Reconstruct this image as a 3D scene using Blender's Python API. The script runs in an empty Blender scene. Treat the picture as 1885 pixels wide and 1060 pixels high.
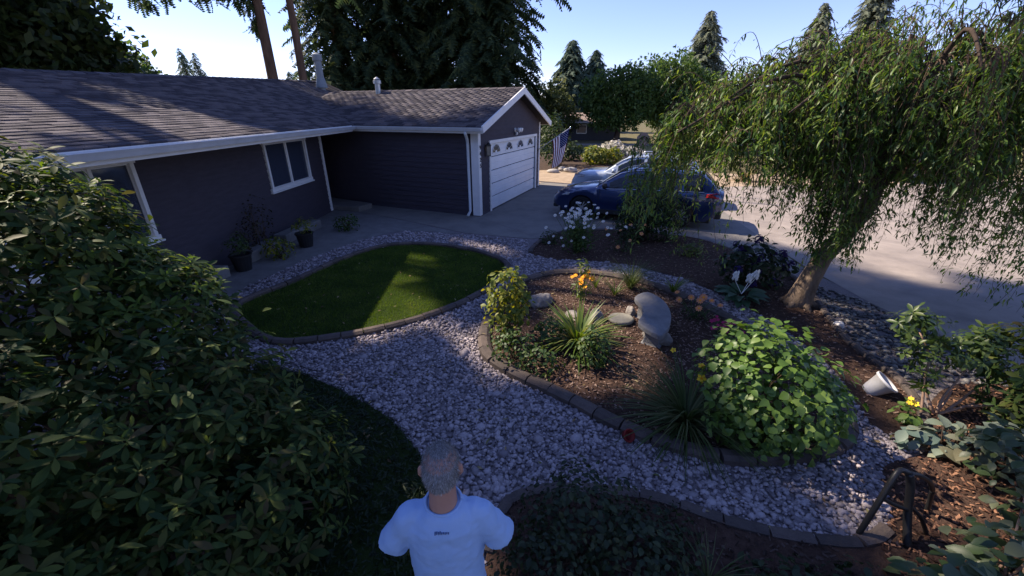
import bpy, bmesh, math, random
import numpy as np
from mathutils import Vector, Matrix, noise

random.seed(7)
rng = np.random.default_rng(7)
scene = bpy.context.scene
COL = scene.collection
R = math.radians

# ------------------------------------------------------------------ camera
CAM = np.array([0.0, 0.0, 3.0])
cd = bpy.data.cameras.new('camera')
cd.sensor_width = 36.0
cd.lens = 14.23
cd.clip_start = 0.05
cd.clip_end = 2000.0
cam = bpy.data.objects.new('camera', cd)
COL.objects.link(cam)
cam.location = CAM
cam.rotation_euler = (R(90 - 23.5), 0, 0)
scene.camera = cam

# ------------------------------------------------------------------ sky and sun
SUN_EL = 44.0
TRAVEL = np.array([0.891, -0.454])            # direction the light travels over the ground
world = bpy.data.worlds.new('World')
scene.world = world
world.use_nodes = True
nt = world.node_tree
bg = nt.nodes['Background']
sky = nt.nodes.new('ShaderNodeTexSky')
sky.sky_type = 'NISHITA'
sky.sun_disc = False
sky.sun_elevation = R(SUN_EL)
sky.sun_rotation = math.atan2(-TRAVEL[0], -TRAVEL[1])
sky.altitude = 100
sky.air_density = 1.0
sky.dust_density = 0.05
sky.ozone_density = 2.0
tint = nt.nodes.new('ShaderNodeMix'); tint.data_type = 'RGBA'; tint.blend_type = 'MULTIPLY'
tint.inputs[0].default_value = 1.0
tint.inputs[7].default_value = (1.0, 0.93, 1.28, 1)      # the camera's cool white balance
nt.links.new(sky.outputs[0], tint.inputs[6])
nt.links.new(tint.outputs[2], bg.inputs[0])
bg.inputs[1].default_value = 0.083

sl = bpy.data.lights.new('sun', 'SUN')
sl.energy = 4.5
sl.angle = R(0.55)
sl.color = (1.0, 0.86, 0.70)
sun = bpy.data.objects.new('sun', sl)
COL.objects.link(sun)
sdir = Vector((TRAVEL[0], TRAVEL[1], -math.tan(R(SUN_EL))))
sun.rotation_euler = sdir.to_track_quat('-Z', 'Y').to_euler()
sun.location = (-30, 20, 30)

vs = scene.view_settings
vs.view_transform = 'Standard'
vs.look = 'None'
vs.exposure = 1.2
vs.gamma = 1.0
scene.render.engine = 'CYCLES'
scene.cycles.max_bounces = 6
scene.cycles.diffuse_bounces = 3
scene.cycles.glossy_bounces = 3
scene.cycles.transmission_bounces = 4
scene.cycles.transparent_max_bounces = 8
scene.cycles.use_denoising = True

# ------------------------------------------------------------------ helpers: tags, materials
def tag(o, label=None, cat=None, group=None, kind=None):
    if label: o['label'] = label
    if cat: o['category'] = cat
    if group: o['group'] = group
    if kind: o['kind'] = kind
    return o

def empty(name, loc=(0, 0, 0), rz=0.0):
    o = bpy.data.objects.new(name, None)
    o.location = loc
    o.rotation_euler = (0, 0, rz)
    o.empty_display_size = 0.1
    COL.objects.link(o)
    return o

def thing(name, loc, label, cat, group=None, rz=0.0):
    return tag(empty(name, loc, rz), label, cat, group)

def link(name, me, parent=None, loc=None):
    o = bpy.data.objects.new(name, me)
    COL.objects.link(o)
    if parent is not None: o.parent = parent
    if loc is not None: o.location = loc
    return o

MATS = {}
def _nodes(name):
    m = bpy.data.materials.new(name)
    m.use_nodes = True
    n = m.node_tree
    p = n.nodes['Principled BSDF']
    return m, n, p

def mat(name, c1, c2=None, scale=6.0, rough=0.8, spec=0.3, metal=0.0, bump=0.0, bscale=None, detail=6.0,
        coat=0.0, island=0.0, stretch=None, c3=None):
    """procedural surface: two or three colours mixed by noise, optional bump and per-piece variation"""
    if name in MATS: return MATS[name]
    m, n, p = _nodes(name)
    L = n.links
    p.inputs['Roughness'].default_value = rough
    p.inputs['Specular IOR Level'].default_value = spec
    p.inputs['Metallic'].default_value = metal
    p.inputs['Coat Weight'].default_value = coat
    p.inputs['Coat Roughness'].default_value = 0.06
    tc = n.nodes.new('ShaderNodeTexCoord')
    vec = tc.outputs['Object']
    if stretch:
        mp = n.nodes.new('ShaderNodeMapping')
        mp.inputs['Scale'].default_value = stretch
        L.new(vec, mp.inputs[0]); vec = mp.outputs[0]
    if c2 is None: c2 = tuple(x * 0.8 for x in c1)
    nz = n.nodes.new('ShaderNodeTexNoise')
    nz.inputs['Scale'].default_value = scale
    nz.inputs['Detail'].default_value = detail
    nz.inputs['Roughness'].default_value = 0.65
    L.new(vec, nz.inputs['Vector'])
    rp = n.nodes.new('ShaderNodeValToRGB')
    rp.color_ramp.elements[0].position = 0.33
    rp.color_ramp.elements[1].position = 0.67
    rp.color_ramp.elements[0].color = (*c1, 1)
    rp.color_ramp.elements[1].color = (*c2, 1)
    if c3:
        e = rp.color_ramp.elements.new(0.5); e.color = (*c3, 1)
    fac = nz.outputs['Fac']
    if island > 0:
        ge = n.nodes.new('ShaderNodeNewGeometry')
        oi = n.nodes.new('ShaderNodeObjectInfo')
        ad = n.nodes.new('ShaderNodeMath'); ad.operation = 'ADD'
        L.new(ge.outputs['Random Per Island'], ad.inputs[0]); L.new(oi.outputs['Random'], ad.inputs[1])
        fr = n.nodes.new('ShaderNodeMath'); fr.operation = 'FRACT'
        L.new(ad.outputs[0], fr.inputs[0])
        mx = n.nodes.new('ShaderNodeMix')
        mx.inputs[0].default_value = island
        L.new(nz.outputs['Fac'], mx.inputs[2]); L.new(fr.outputs[0], mx.inputs[3])
        fac = mx.outputs[0]
    L.new(fac, rp.inputs[0])
    L.new(rp.outputs[0], p.inputs['Base Color'])
    if bump > 0:
        nb = n.nodes.new('ShaderNodeTexNoise')
        nb.inputs['Scale'].default_value = bscale or scale * 6
        nb.inputs['Detail'].default_value = 5
        L.new(vec, nb.inputs['Vector'])
        bp = n.nodes.new('ShaderNodeBump')
        bp.inputs['Strength'].default_value = bump
        bp.inputs['Distance'].default_value = 0.02
        L.new(nb.outputs['Fac'], bp.inputs['Height'])
        L.new(bp.outputs[0], p.inputs['Normal'])
    MATS[name] = m
    return m

def leafmat(name, cols, rough=0.5, spec=0.35, transl=0.3, patch=0.0, pscale=1.5):
    """leaf: colour picked per leaf from a ramp, with light passing through"""
    if name in MATS: return MATS[name]
    m, n, p = _nodes(name)
    L = n.links
    ge = n.nodes.new('ShaderNodeNewGeometry')
    oi = n.nodes.new('ShaderNodeObjectInfo')
    ad = n.nodes.new('ShaderNodeMath'); ad.operation = 'ADD'
    L.new(ge.outputs['Random Per Island'], ad.inputs[0]); L.new(oi.outputs['Random'], ad.inputs[1])
    fr = n.nodes.new('ShaderNodeMath'); fr.operation = 'FRACT'
    L.new(ad.outputs[0], fr.inputs[0])
    rp = n.nodes.new('ShaderNodeValToRGB')
    els = rp.color_ramp.elements
    els[0].color = (*cols[0], 1); els[-1].color = (*cols[-1], 1)
    for i, c in enumerate(cols[1:-1], 1):
        e = els.new(i / (len(cols) - 1)); e.color = (*c, 1)
    fac = fr.outputs[0]
    if patch > 0:      # patches of differing growth
        tc = n.nodes.new('ShaderNodeTexCoord'); nz = n.nodes.new('ShaderNodeTexNoise')
        nz.inputs['Scale'].default_value = pscale; nz.inputs['Detail'].default_value = 5
        L.new(tc.outputs['Object'], nz.inputs['Vector'])
        mr = n.nodes.new('ShaderNodeMapRange'); mr.inputs['From Min'].default_value = .3; mr.inputs['From Max'].default_value = .7
        L.new(nz.outputs['Fac'], mr.inputs['Value'])
        mm = n.nodes.new('ShaderNodeMix'); mm.inputs[0].default_value = patch
        L.new(fac, mm.inputs[2]); L.new(mr.outputs[0], mm.inputs[3]); fac = mm.outputs[0]
    L.new(fac, rp.inputs[0])
    L.new(rp.outputs[0], p.inputs['Base Color'])
    p.inputs['Roughness'].default_value = rough
    p.inputs['Specular IOR Level'].default_value = spec
    if transl > 0:
        tr = n.nodes.new('ShaderNodeBsdfTranslucent')
        hs = n.nodes.new('ShaderNodeHueSaturation')
        hs.inputs['Value'].default_value = 1.7
        hs.inputs['Saturation'].default_value = 1.15
        hs.inputs['Hue'].default_value = 0.485
        L.new(rp.outputs[0], hs.inputs['Color'])
        L.new(hs.outputs[0], tr.inputs['Color'])
        mx = n.nodes.new('ShaderNodeMixShader')
        mx.inputs[0].default_value = transl
        L.new(p.outputs[0], mx.inputs[1]); L.new(tr.outputs[0], mx.inputs[2])
        L.new(mx.outputs[0], n.nodes['Material Output'].inputs['Surface'])
    MATS[name] = m
    return m

def glassmat(name, tint=(0.05, 0.06, 0.08), clear=0.55):
    if name in MATS: return MATS[name]
    m, n, p = _nodes(name)
    L = n.links
    p.inputs['Base Color'].default_value = (*tint, 1)
    p.inputs['Roughness'].default_value = 0.03
    p.inputs['Specular IOR Level'].default_value = 0.6
    tr = n.nodes.new('ShaderNodeBsdfTransparent')
    tr.inputs[0].default_value = (0.55, 0.6, 0.62, 1)
    lw = n.nodes.new('ShaderNodeLayerWeight'); lw.inputs[0].default_value = 0.25
    mr = n.nodes.new('ShaderNodeMapRange')
    mr.inputs['To Min'].default_value = 1 - clear
    mr.inputs['To Max'].default_value = 1.0
    L.new(lw.outputs['Fresnel'], mr.inputs['Value'])
    mx = n.nodes.new('ShaderNodeMixShader')
    L.new(mr.outputs[0], mx.inputs[0]); L.new(tr.outputs[0], mx.inputs[1]); L.new(p.outputs[0], mx.inputs[2])
    L.new(mx.outputs[0], n.nodes['Material Output'].inputs['Surface'])
    MATS[name] = m
    return m

# ------------------------------------------------------------------ helpers: meshes
def np_mesh(name, V, F, m, smooth=False):
    """mesh from numpy arrays, all faces with the same number of corners"""
    me = bpy.data.meshes.new(name)
    V = np.ascontiguousarray(V, dtype=np.float32); F = np.ascontiguousarray(F, dtype=np.int32)
    k = F.shape[1]
    me.vertices.add(len(V)); me.vertices.foreach_set('co', V.ravel())
    me.loops.add(F.size); me.loops.foreach_set('vertex_index', F.ravel())
    me.polygons.add(len(F))
    me.polygons.foreach_set('loop_start', np.arange(0, F.size, k, dtype=np.int32))
    me.polygons.foreach_set('loop_total', np.full(len(F), k, dtype=np.int32))
    if smooth: me.polygons.foreach_set('use_smooth', np.ones(len(F), dtype=bool))
    me.update(calc_edges=True)
    me.materials.append(m)
    return me

class MB:
    """collects shapes of ONE part"""
    def __init__(s): s.v = []; s.f = []; s.m = []
    def add(s, vs, fs, mi=0):
        b = len(s.v); s.v += [tuple(x) for x in vs]
        for f in fs: s.f.append(tuple(i + b for i in f)); s.m.append(mi)
        return s
    def box(s, c, size, X=(1, 0, 0), Y=(0, 1, 0), Z=(0, 0, 1), mi=0):
        c = Vector(c); X = Vector(X) * size[0] / 2; Y = Vector(Y) * size[1] / 2; Z = Vector(Z) * size[2] / 2
        vs = [c + X * a + Y * b + Z * d for d in (-1, 1) for b in (-1, 1) for a in (-1, 1)]
        return s.add(vs, [(0, 2, 3, 1), (4, 5, 7, 6), (0, 1, 5, 4), (2, 6, 7, 3), (0, 4, 6, 2), (1, 3, 7, 5)], mi)
    def bar(s, a, b, w, h, up=(0, 0, 1), mi=0):
        a = Vector(a); b = Vector(b); d = (b - a); l = d.length; d.normalize()
        x = d.cross(Vector(up)); x.normalize(); z = x.cross(d)
        return s.box((a + b) / 2, (w, l, h), x, d, z, mi)
    def tube(s, pts, radii, seg=8, cap=True, mi=0):
        pts = [Vector(p) for p in pts]
        if not hasattr(radii, '__len__'): radii = [radii] * len(pts)
        rings = []; ref = Vector((0.13, 0.27, 0.95))
        for i, p in enumerate(pts):
            d = (pts[min(i + 1, len(pts) - 1)] - pts[max(i - 1, 0)])
            if d.length < 1e-9: d = Vector((0, 0, 1))
            d.normalize()
            x = d.cross(ref)
            if x.length < 0.05: x = d.cross(Vector((1, 0, 0)))
            x.normalize(); y = d.cross(x); y.normalize()
            ref = x.cross(d) if x.cross(d).length > 0.1 else ref
            rings.append([p + (x * math.cos(2 * math.pi * k / seg) + y * math.sin(2 * math.pi * k / seg)) * radii[i] for k in range(seg)])
        return s.loft(rings, cap, mi)
    def loft(s, rings, cap=True, mi=0, closed=True):
        n = len(rings[0]); vs = [p for r in rings for p in r]; fs = []
        for i in range(len(rings) - 1):
            for k in range(n if closed else n - 1):
                a = i * n + k; b = i * n + (k + 1) % n
                fs.append((a, b, b + n, a + n))
        if cap:
            fs.append(tuple(reversed(range(n)))); fs.append(tuple(range((len(rings) - 1) * n, len(rings) * n)))
        return s.add(vs, fs, mi)
    def lathe(s, prof, c=(0, 0, 0), seg=24, X=(1, 0, 0), Y=(0, 1, 0), Z=(0, 0, 1), mi=0, cap=True):
        c = Vector(c); X = Vector(X); Y = Vector(Y); Z = Vector(Z)
        rings = [[c + X * r * math.cos(2 * math.pi * k / seg) + Y * r * math.sin(2 * math.pi * k / seg) + Z * z for k in range(seg)] for r, z in prof]
        return s.loft(rings, cap, mi)
    def prism(s, poly, z0, z1, mi=0):
        n = len(poly)
        vs = [(x, y, z0) for x, y in poly] + [(x, y, z1) for x, y in poly]
        fs = [tuple(reversed(range(n))), tuple(range(n, 2 * n))] + [(k, (k + 1) % n, n + (k + 1) % n, n + k) for k in range(n)]
        return s.add(vs, fs, mi)
    def mesh(s, name, mats, smooth=False):
        me = bpy.data.meshes.new(name)
        me.from_pydata(s.v, [], s.f)
        for m in (mats if isinstance(mats, (list, tuple)) else [mats]): me.materials.append(m)
        me.polygons.foreach_set('material_index', s.m)
        if smooth: me.polygons.foreach_set('use_smooth', [True] * len(me.polygons))
        bm = bmesh.new(); bm.from_mesh(me); bmesh.ops.recalc_face_normals(bm, faces=bm.faces); bm.to_mesh(me); bm.free()
        me.update()
        return me
    def build(s, name, mats, parent=None, smooth=False, bevel=0.0, off=None, bseg=2):
        if off is not None: s.v = [(a - off[0], b - off[1], c - off[2]) for a, b, c in s.v]
        o = link(name, s.mesh(name, mats, smooth), parent)
        if bevel > 0:
            b = o.modifiers.new('bevel', 'BEVEL'); b.width = bevel; b.segments = bseg; b.limit_method = 'ANGLE'
        return o

def unit(a): return a / np.maximum(np.linalg.norm(a, axis=-1, keepdims=True), 1e-9)

def rotmats(d, nrm):
    """columns x,y,z: y along d, z near nrm"""
    y = unit(d); x = unit(np.cross(y, nrm)); z = np.cross(x, y)
    return np.stack([x, y, z], axis=-1)

def instance(proto, pos, rot, sc):
    """joined copies of a small prototype (verts, tri faces)"""
    pv, pf = proto
    if np.ndim(sc) == 1: sc = np.repeat(np.asarray(sc)[:, None], 3, 1)
    V = np.einsum('nij,nkj->nki', rot, pv[None] * sc[:, None, :]) + pos[:, None, :]
    F = pf[None] + (np.arange(len(pos)) * len(pv))[:, None, None]
    return V.reshape(-1, 3), F.reshape(-1, pf.shape[1])

def fan(outline, mid=0.0):
    """leaf outline (x,y,z) both sides about a midrib -> verts, tris"""
    pass

def leaf_proto(n=4, width=0.34, fold=0.10, droop=0.18, shape='ellipse'):
    """a leaf of length 1 along +y, folded along its midrib and arched"""
    ys = np.linspace(0, 1, n + 1)
    if shape == 'ellipse': w = np.sin(np.pi * ys) ** 0.8
    elif shape == 'heart': w = np.where(ys < .28, np.sqrt(np.clip(ys / .28, 0, 1)) * .95, np.clip((1 - ys) / .72, 0, 1) ** .72)
    elif shape == 'obovate': w = np.sin(np.pi * ys ** 1.35) ** 0.85
    elif shape == 'lance': w = np.sin(np.pi * ys ** 0.75) ** 1.0
    elif shape == 'blade': w = (1 - ys) ** 0.55
    w = w * width / 2
    if shape != 'blade': w[0] = 0.012
    w[-1] = 0.004
    z = -droop * ys ** 2
    V = []
    for i in range(n + 1):
        V += [(-w[i], ys[i], z[i] + fold * w[i] * 2), (0, ys[i], z[i]), (w[i], ys[i], z[i] + fold * w[i] * 2)]
    F = []
    for i in range(n):
        a = i * 3
        F += [(a, a + 1, a + 4), (a, a + 4, a + 3), (a + 1, a + 2, a + 5), (a + 1, a + 5, a + 4)]
    return np.array(V, float), np.array(F, int)

LEAF = leaf_proto(4, 0.36, 0.14, 0.16, 'ellipse')
OBOV = leaf_proto(4, 0.36, 0.12, 0.18, 'obovate')
HEART = leaf_proto(5, 0.92, 0.10, 0.22, 'heart')
LANCE = leaf_proto(3, 0.26, 0.16, 0.22, 'lance')
BROAD = leaf_proto(4, 0.62, 0.12, 0.25, 'ellipse')
def blade_proto(n=4, width=0.05, droop=0.5):
    ys = np.linspace(0, 1, n + 1); w = width / 2 * (1 - ys ** 2.2) + .001
    V = []; F = []
    for i, y in enumerate(ys):
        V += [(-w[i], y, -droop * y ** 2.2), (w[i], y, -droop * y ** 2.2)]
    for i in range(n):
        a = 2 * i; F += [(a, a + 1, a + 3), (a, a + 3, a + 2)]
    return np.array(V, float), np.array(F, int)
BLADE = blade_proto(5, 0.05, 0.55)
GRASS = (np.array([(-.06, 0, 0), (.06, 0, 0), (0, 1, -.12)], float), np.array([(0, 1, 2)]))

def ico():
    t = (1 + 5 ** .5) / 2
    v = np.array([(-1, t, 0), (1, t, 0), (-1, -t, 0), (1, -t, 0), (0, -1, t), (0, 1, t), (0, -1, -t), (0, 1, -t), (t, 0, -1), (t, 0, 1), (-t, 0, -1), (-t, 0, 1)], float)
    v /= np.linalg.norm(v[0])
    f = np.array([(0, 11, 5), (0, 5, 1), (0, 1, 7), (0, 7, 10), (0, 10, 11), (1, 5, 9), (5, 11, 4), (11, 10, 2), (10, 7, 6), (7, 1, 8), (3, 9, 4), (3, 4, 2), (3, 2, 6), (3, 6, 8), (3, 8, 9), (4, 9, 5), (2, 4, 11), (6, 2, 10), (8, 6, 7), (9, 8, 1)])
    return v, f
ICO = ico()

def clump_proto(n, size, seed, width=0.5):
    """a tuft of n leaf-sized blades pointing all ways (for far foliage)"""
    r = np.random.default_rng(seed)
    d = unit(r.normal(size=(n, 3)) + np.array([0, 0, -.15])); nn = unit(r.normal(size=(n, 3)))
    p = r.normal(size=(n, 3)) * size * .45
    q = np.array([(0, 0, 0), (-width / 2, .5, .05), (width / 2, .5, .05), (0, 1, -.1)], float), np.array([(0, 2, 1), (1, 2, 3)])
    return instance(q, p, rotmats(d, nn), r.uniform(.6, 1.1, n) * size)

def spray_proto(n=7, seed=1):
    """a drooping conifer spray of length 1: a spine with side needles-fans"""
    r = np.random.default_rng(seed); V = []; F = []
    for i in range(n):
        y = i / n; l = .42 * (1 - y * .75)
        for s in (-1, 1):
            a = len(V); dz = -.30 * y * y
            V += [(0, y, dz), (s * l * r.uniform(.7, 1.2), y + l * .55, dz - l * r.uniform(.15, .6)), (0, y + .17, dz - .03)]
            F.append((a, a + 1, a + 2))
    return np.array(V, float), np.array(F, int)
SPRAY = spray_proto()

def foliage(parent, proto, pos, rot, sc, m, nparts=0, part='leaf', rest='foliage', smooth=False, stuff=True, base=None):
    """leaves of one plant: the nparts nearest the camera are parts of their own, the rest one mesh"""
    base = np.array(parent.location) if base is None else np.array(base)
    pos = np.asarray(pos, float); sc = np.asarray(sc, float)
    sc3 = np.repeat(sc[:, None], 3, 1) if sc.ndim == 1 else sc
    idx = np.arange(len(pos))
    if nparts:
        order = np.argsort(np.linalg.norm(pos - CAM, axis=1) / sc3.max(1))
        pick = order[:nparts]; idx = order[nparts:]
        me = np_mesh(part, proto[0], proto[1], m, smooth)
        for i in pick:
            o = bpy.data.objects.new(part, me)
            M = Matrix.Identity(4)
            A = rot[i] * sc3[i][None, :]
            for a in range(3):
                for b in range(3): M[a][b] = A[a, b]
                M[a][3] = pos[i, a] - base[a]
            o.matrix_local = M
            COL.objects.link(o); o.parent = parent
    if len(idx):
        V, F = instance(proto, pos[idx] - base, rot[idx], sc3[idx])
        o = link(rest, np_mesh(rest, V, F, m, smooth), parent)
        if stuff: o['kind'] = 'stuff'
        return o

def in_poly(P, poly):
    P = np.asarray(P, float); x, y = P[:, 0], P[:, 1]; c = np.zeros(len(P), bool); n = len(poly); j = n - 1
    for i in range(n):
        xi, yi = poly[i]; xj, yj = poly[j]
        t = ((yi > y) != (yj > y)) & (x < (xj - xi) * (y - yi) / (yj - yi + 1e-12) + xi)
        c ^= t; j = i
    return c

def smooth_poly(poly, n=4, closed=True):
    """Catmull-Rom through the points"""
    P = [np.array(p, float) for p in poly]; N = len(P); out = []
    for i in range(N if closed else N - 1):
        if closed: a, b, c, d = P[i - 1], P[i], P[(i + 1) % N], P[(i + 2) % N]
        else: a, b, c, d = P[max(i - 1, 0)], P[i], P[i + 1], P[min(i + 2, N - 1)]
        for k in range(n):
            t = k / n
            out.append(.5 * ((2 * b) + (c - a) * t + (2 * a - 5 * b + 4 * c - d) * t * t + (-a + 3 * b - 3 * c + d) * t ** 3))
    if not closed: out.append(P[-1])
    return [tuple(p) for p in out]

def sheet(name, poly, z, m, parent=None):
    """flat ground sheet from an outline, triangulated"""
    me = bpy.data.meshes.new(name)
    bm = bmesh.new()
    vs = [bm.verts.new((p[0], p[1], z)) for p in poly]
    f = bm.faces.new(vs)
    bmesh.ops.recalc_face_normals(bm, faces=bm.faces)
    if f.normal.z < 0: bmesh.ops.reverse_faces(bm, faces=bm.faces)
    bmesh.ops.triangulate(bm, faces=bm.faces)
    bm.to_mesh(me); bm.free(); me.materials.append(m)
    return link(name, me, parent)

def wobble(name, c, size, m, parent=None, seed=0, amt=.12, sub=2, off=None, X=None):
    """an irregular boulder"""
    bm = bmesh.new(); bmesh.ops.create_icosphere(bm, subdivisions=sub, radius=1.0)
    r = random.Random(seed); ph = [r.uniform(0, 6) for _ in range(6)]
    for v in bm.verts:
        q = v.co
        k = 1 + amt * (math.sin(2.1 * q.x + ph[0]) + math.sin(2.7 * q.y + ph[1]) + math.sin(2.4 * q.z + ph[2]) + .5 * math.sin(5 * q.x + ph[3]) * math.sin(5 * q.y + ph[4]))
        k += .16 * noise.noise(q * 2.3 + Vector((seed * 7.1, 0, 0))) + .07 * noise.noise(q * 5.5 + Vector((0, seed * 3.7, 0))) + .03 * noise.noise(q * 12)
        v.co = Vector((q.x * k * size[0], q.y * k * size[1], max(q.z * k, -.55) * size[2]))
        if X is not None: v.co.rotate(Matrix.Rotation(X, 3, 'Z'))
    me = bpy.data.meshes.new(name); bm.to_mesh(me); bm.free(); me.materials.append(m)
    me.polygons.foreach_set('use_smooth', [True] * len(me.polygons))
    o = link(name, me, parent); o.location = c
    return o

# ================================================================== THE SETTING
M_ground = mat('dry_soil_grass', (0.16, 0.13, 0.075), (0.10, 0.10, 0.045), 0.8, 0.95, 0.1, bump=.4, bscale=20)
M_conc = mat('concrete_paving', (0.21, 0.195, 0.175), (0.145, 0.137, 0.127), 1.6, 0.85, 0.25, bump=.18, bscale=70, c3=(0.185, 0.172, 0.155))
M_street = mat('street_paving', (0.33, 0.285, 0.25), (0.215, 0.187, 0.168), 1.3, 0.9, 0.2, bump=.25, bscale=60)
M_grit = mat('gravel_bed', (0.22, 0.19, 0.19), (0.13, 0.112, 0.112), 30, 0.9, 0.2, bump=.9, bscale=60)
M_dirt = mat('packed_grit', (0.21, 0.20, 0.19), (0.15, 0.143, 0.135), 4, 0.95, 0.1, bump=.3, bscale=50)
M_lawn = mat('lawn_soil', (0.018, 0.03, 0.008), (0.03, 0.045, 0.012), 5, 0.95, 0.05, bump=.5, bscale=90)
M_mulch = mat('bark_mulch', (0.045, 0.027, 0.020), (0.085, 0.052, 0.038), 16, 0.95, 0.1, bump=1.0, bscale=45)
M_chip = mat('bark_chip', (0.045, 0.028, 0.021), (0.24, 0.165, 0.13), 20, 0.85, 0.2, island=.9, c3=(0.10, 0.064, 0.048))
M_redchip = mat('red_bark_chip', (0.05, 0.024, 0.016), (0.26, 0.135, 0.08), 20, 0.85, 0.2, island=.9, c3=(0.13, 0.062, 0.038))
M_pebble = mat('river_pebble', (0.18, 0.154, 0.162), (0.37, 0.32, 0.328), 12, 0.6, 0.35, island=.85, c3=(0.275, 0.238, 0.243))
M_border = mat('cast_border', (0.125, 0.098, 0.085), (0.07, 0.058, 0.052), 7, 0.9, 0.2, bump=.4, bscale=60, island=.3)
M_sand = mat('sandy_verge', (0.40, 0.31, 0.22), (0.28, 0.215, 0.15), 2.5, 0.95, 0.1, bump=.4, bscale=30)
M_drygrass = mat('dry_lawn', (0.26, 0.21, 0.09), (0.13, 0.14, 0.045), 1.3, 0.95, 0.1, bump=.4, bscale=30)

def struct(o): o['kind'] = 'structure'; return o
struct(sheet('ground', [(-400, -60), (500, -60), (500, 700), (-400, 700)], -0.012, M_ground))
YARD = [(-6.2, 0), (-6.2, 14.2), (-1.2, 12.6), (.9, 12.0), (5.4, 10.4), (6.4, 6.3), (6.6, 3.0), (6.8, -1)]
struct(sheet('gravel_path', YARD, -0.004, M_grit))
struct(sheet('street', [(7.3, -40), (120, -40), (120, 13), (40, 18), (22, 19.5), (12, 18.6), (8.1, 17.95), (7.0, 13.5), (6.45, 10), (6.2, 8), (6.15, 6.3), (6.35, 4.6), (6.6, 2.4), (7, -6)], -0.001, M_street))
DRIVE = [(-7.2, 15.2), (-5.25, 13.35), (-3.2, 12.0), (-1.25, 10.62), (.5, 10.08), (.85, 10.18), (1.76, 10.95), (3.76, 10.72), (5.05, 9.95), (5.75, 7.8),
         (6.1, 7.9), (6.45, 10), (7.0, 13.5), (8.1, 17.9), (4, 18.5), (1.35, 19.2), (1.1, 18.15), (-1, 12.5)]
struct(sheet('driveway', DRIVE, 0.004, M_conc))
DIRT = [(-6.2, 3), (-5.15, 5.5), (-4.95, 7.0), (-4.55, 8.4), (-3.9, 9.9), (-2.9, 10.9), (-1.4, 10.55), (-3.2, 11.95), (-5.3, 13.3), (-6.2, 13.2)]
struct(sheet('packed_dirt_path', smooth_poly(DIRT, 3), 0.000, M_dirt))
struct(sheet('sandy_verge', smooth_poly([(1.3, 19.0), (4, 18.4), (8.1, 17.8), (12, 18.4), (26, 19.6), (26, 21.5), (12, 22), (4, 24.3), (1.6, 24.0), (0, 22)], 3), 0.002, M_sand))
struct(sheet('mulch_verge', smooth_poly([(0, 24), (2, 23.6), (5, 24), (11, 24.8), (12, 30), (7, 33), (0, 33)], 3), 0.004, mat('dark_verge', (0.05, 0.035, 0.028), (0.085, 0.06, 0.045), 5, .95, .1)))
struct(sheet('dry_lawn', [(-2, 33), (7, 33), (12, 30.5), (60, 26), (60, 41), (-2, 42)], -0.002, M_drygrass))
struct(sheet('far_street', [(-60, 42.5), (60, 41.5), (60, 44), (-60, 45)], 0.0, M_street))
# expansion joints of the driveway are cut as thin dark strips
def joint(a, b, w=.02):
    d = np.array(b) - np.array(a); d = d / np.linalg.norm(d); n = np.array([-d[1], d[0]]) * w / 2
    o = sheet('expansion_joint', [tuple(np.array(a) - n), tuple(np.array(b) - n), tuple(np.array(b) + n), tuple(np.array(a) + n)], 0.008, M_grit)
    o.parent = bpy.data.objects['driveway']
for a, b in [((-1.0, 12.35), (.7, 10.15)), ((-.05, 14.95), (3.0, 10.85)), ((3.5, 18.5), (5.6, 9.0)), ((-3.1, 13.3), (-3.5, 12.2)), ((.6, 10.2), (6.9, 13.0))]:
    joint(a, b)
struct(bpy.data.objects['driveway'])

LAWN = smooth_poly([(-4.1, 5.45), (-4.62, 6.1), (-4.19, 7.16), (-3.68, 8.58), (-2.96, 9.45), (-1.9, 9.5), (-.85, 9.0), (-.2, 8.35), (-.1, 7.75), (-.45, 6.77), (-1.09, 5.93), (-1.82, 5.38), (-2.52, 5.06), (-3.3, 4.92)], 4)
LAWN2 = smooth_poly([(-2.75, 4.25), (-2.2, 3.98), (-1.75, 3.72), (-1.29, 3.38), (-.88, 2.9), (-.66, 2.4), (-.5, 1.6), (-.5, .2), (-4.2, .2), (-4.4, 3.6), (-3.4, 4.25)], 3)
BED1 = smooth_poly([(-.36, 5.62), (-.36, 4.72), (-.02, 4.22), (.6, 3.74), (1.11, 3.28), (1.61, 2.97), (2.07, 2.84), (2.59, 2.86), (3.1, 2.97), (3.45, 3.25), (3.6, 3.8), (3.6, 4.7), (3.4, 5.6), (3.0, 6.4), (2.55, 7.0), (1.8, 7.5), (.8, 7.55), (0, 6.9)], 4)
BED2 = smooth_poly([(.42, 8.86), (.62, 9.6), (.9, 10.1), (1.76, 10.8), (3.76, 10.6), (4.95, 9.85), (5.5, 7.8), (5.35, 6.6), (5.05, 5.8), (4.75, 4.9), (4.7, 4.1), (4.45, 3.5), (4.05, 3.1), (3.75, 3.3), (4.05, 4.2), (4.1, 5.2), (3.85, 6.3), (3.35, 7.3), (2.5, 8.1), (1.6, 8.4), (.85, 8.5)], 4)
BED3 = smooth_poly([(-.25, 1.2), (-.12, 2.25), (.28, 2.52), (1.12, 2.47), (1.66, 2.24), (2.16, 2.10), (2.7, 2.05), (3.05, 2.25), (3.4, 2.75), (4.0, 2.95), (4.5, 3.5), (5.3, 3.98), (6.25, 3.95), (6.4, 2.2), (6.3, .1), (-.25, .1)], 3)
struct(sheet('lawn', LAWN, 0.012, M_lawn))
struct(sheet('groundcover_soil', LAWN2, 0.010, M_lawn))
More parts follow.
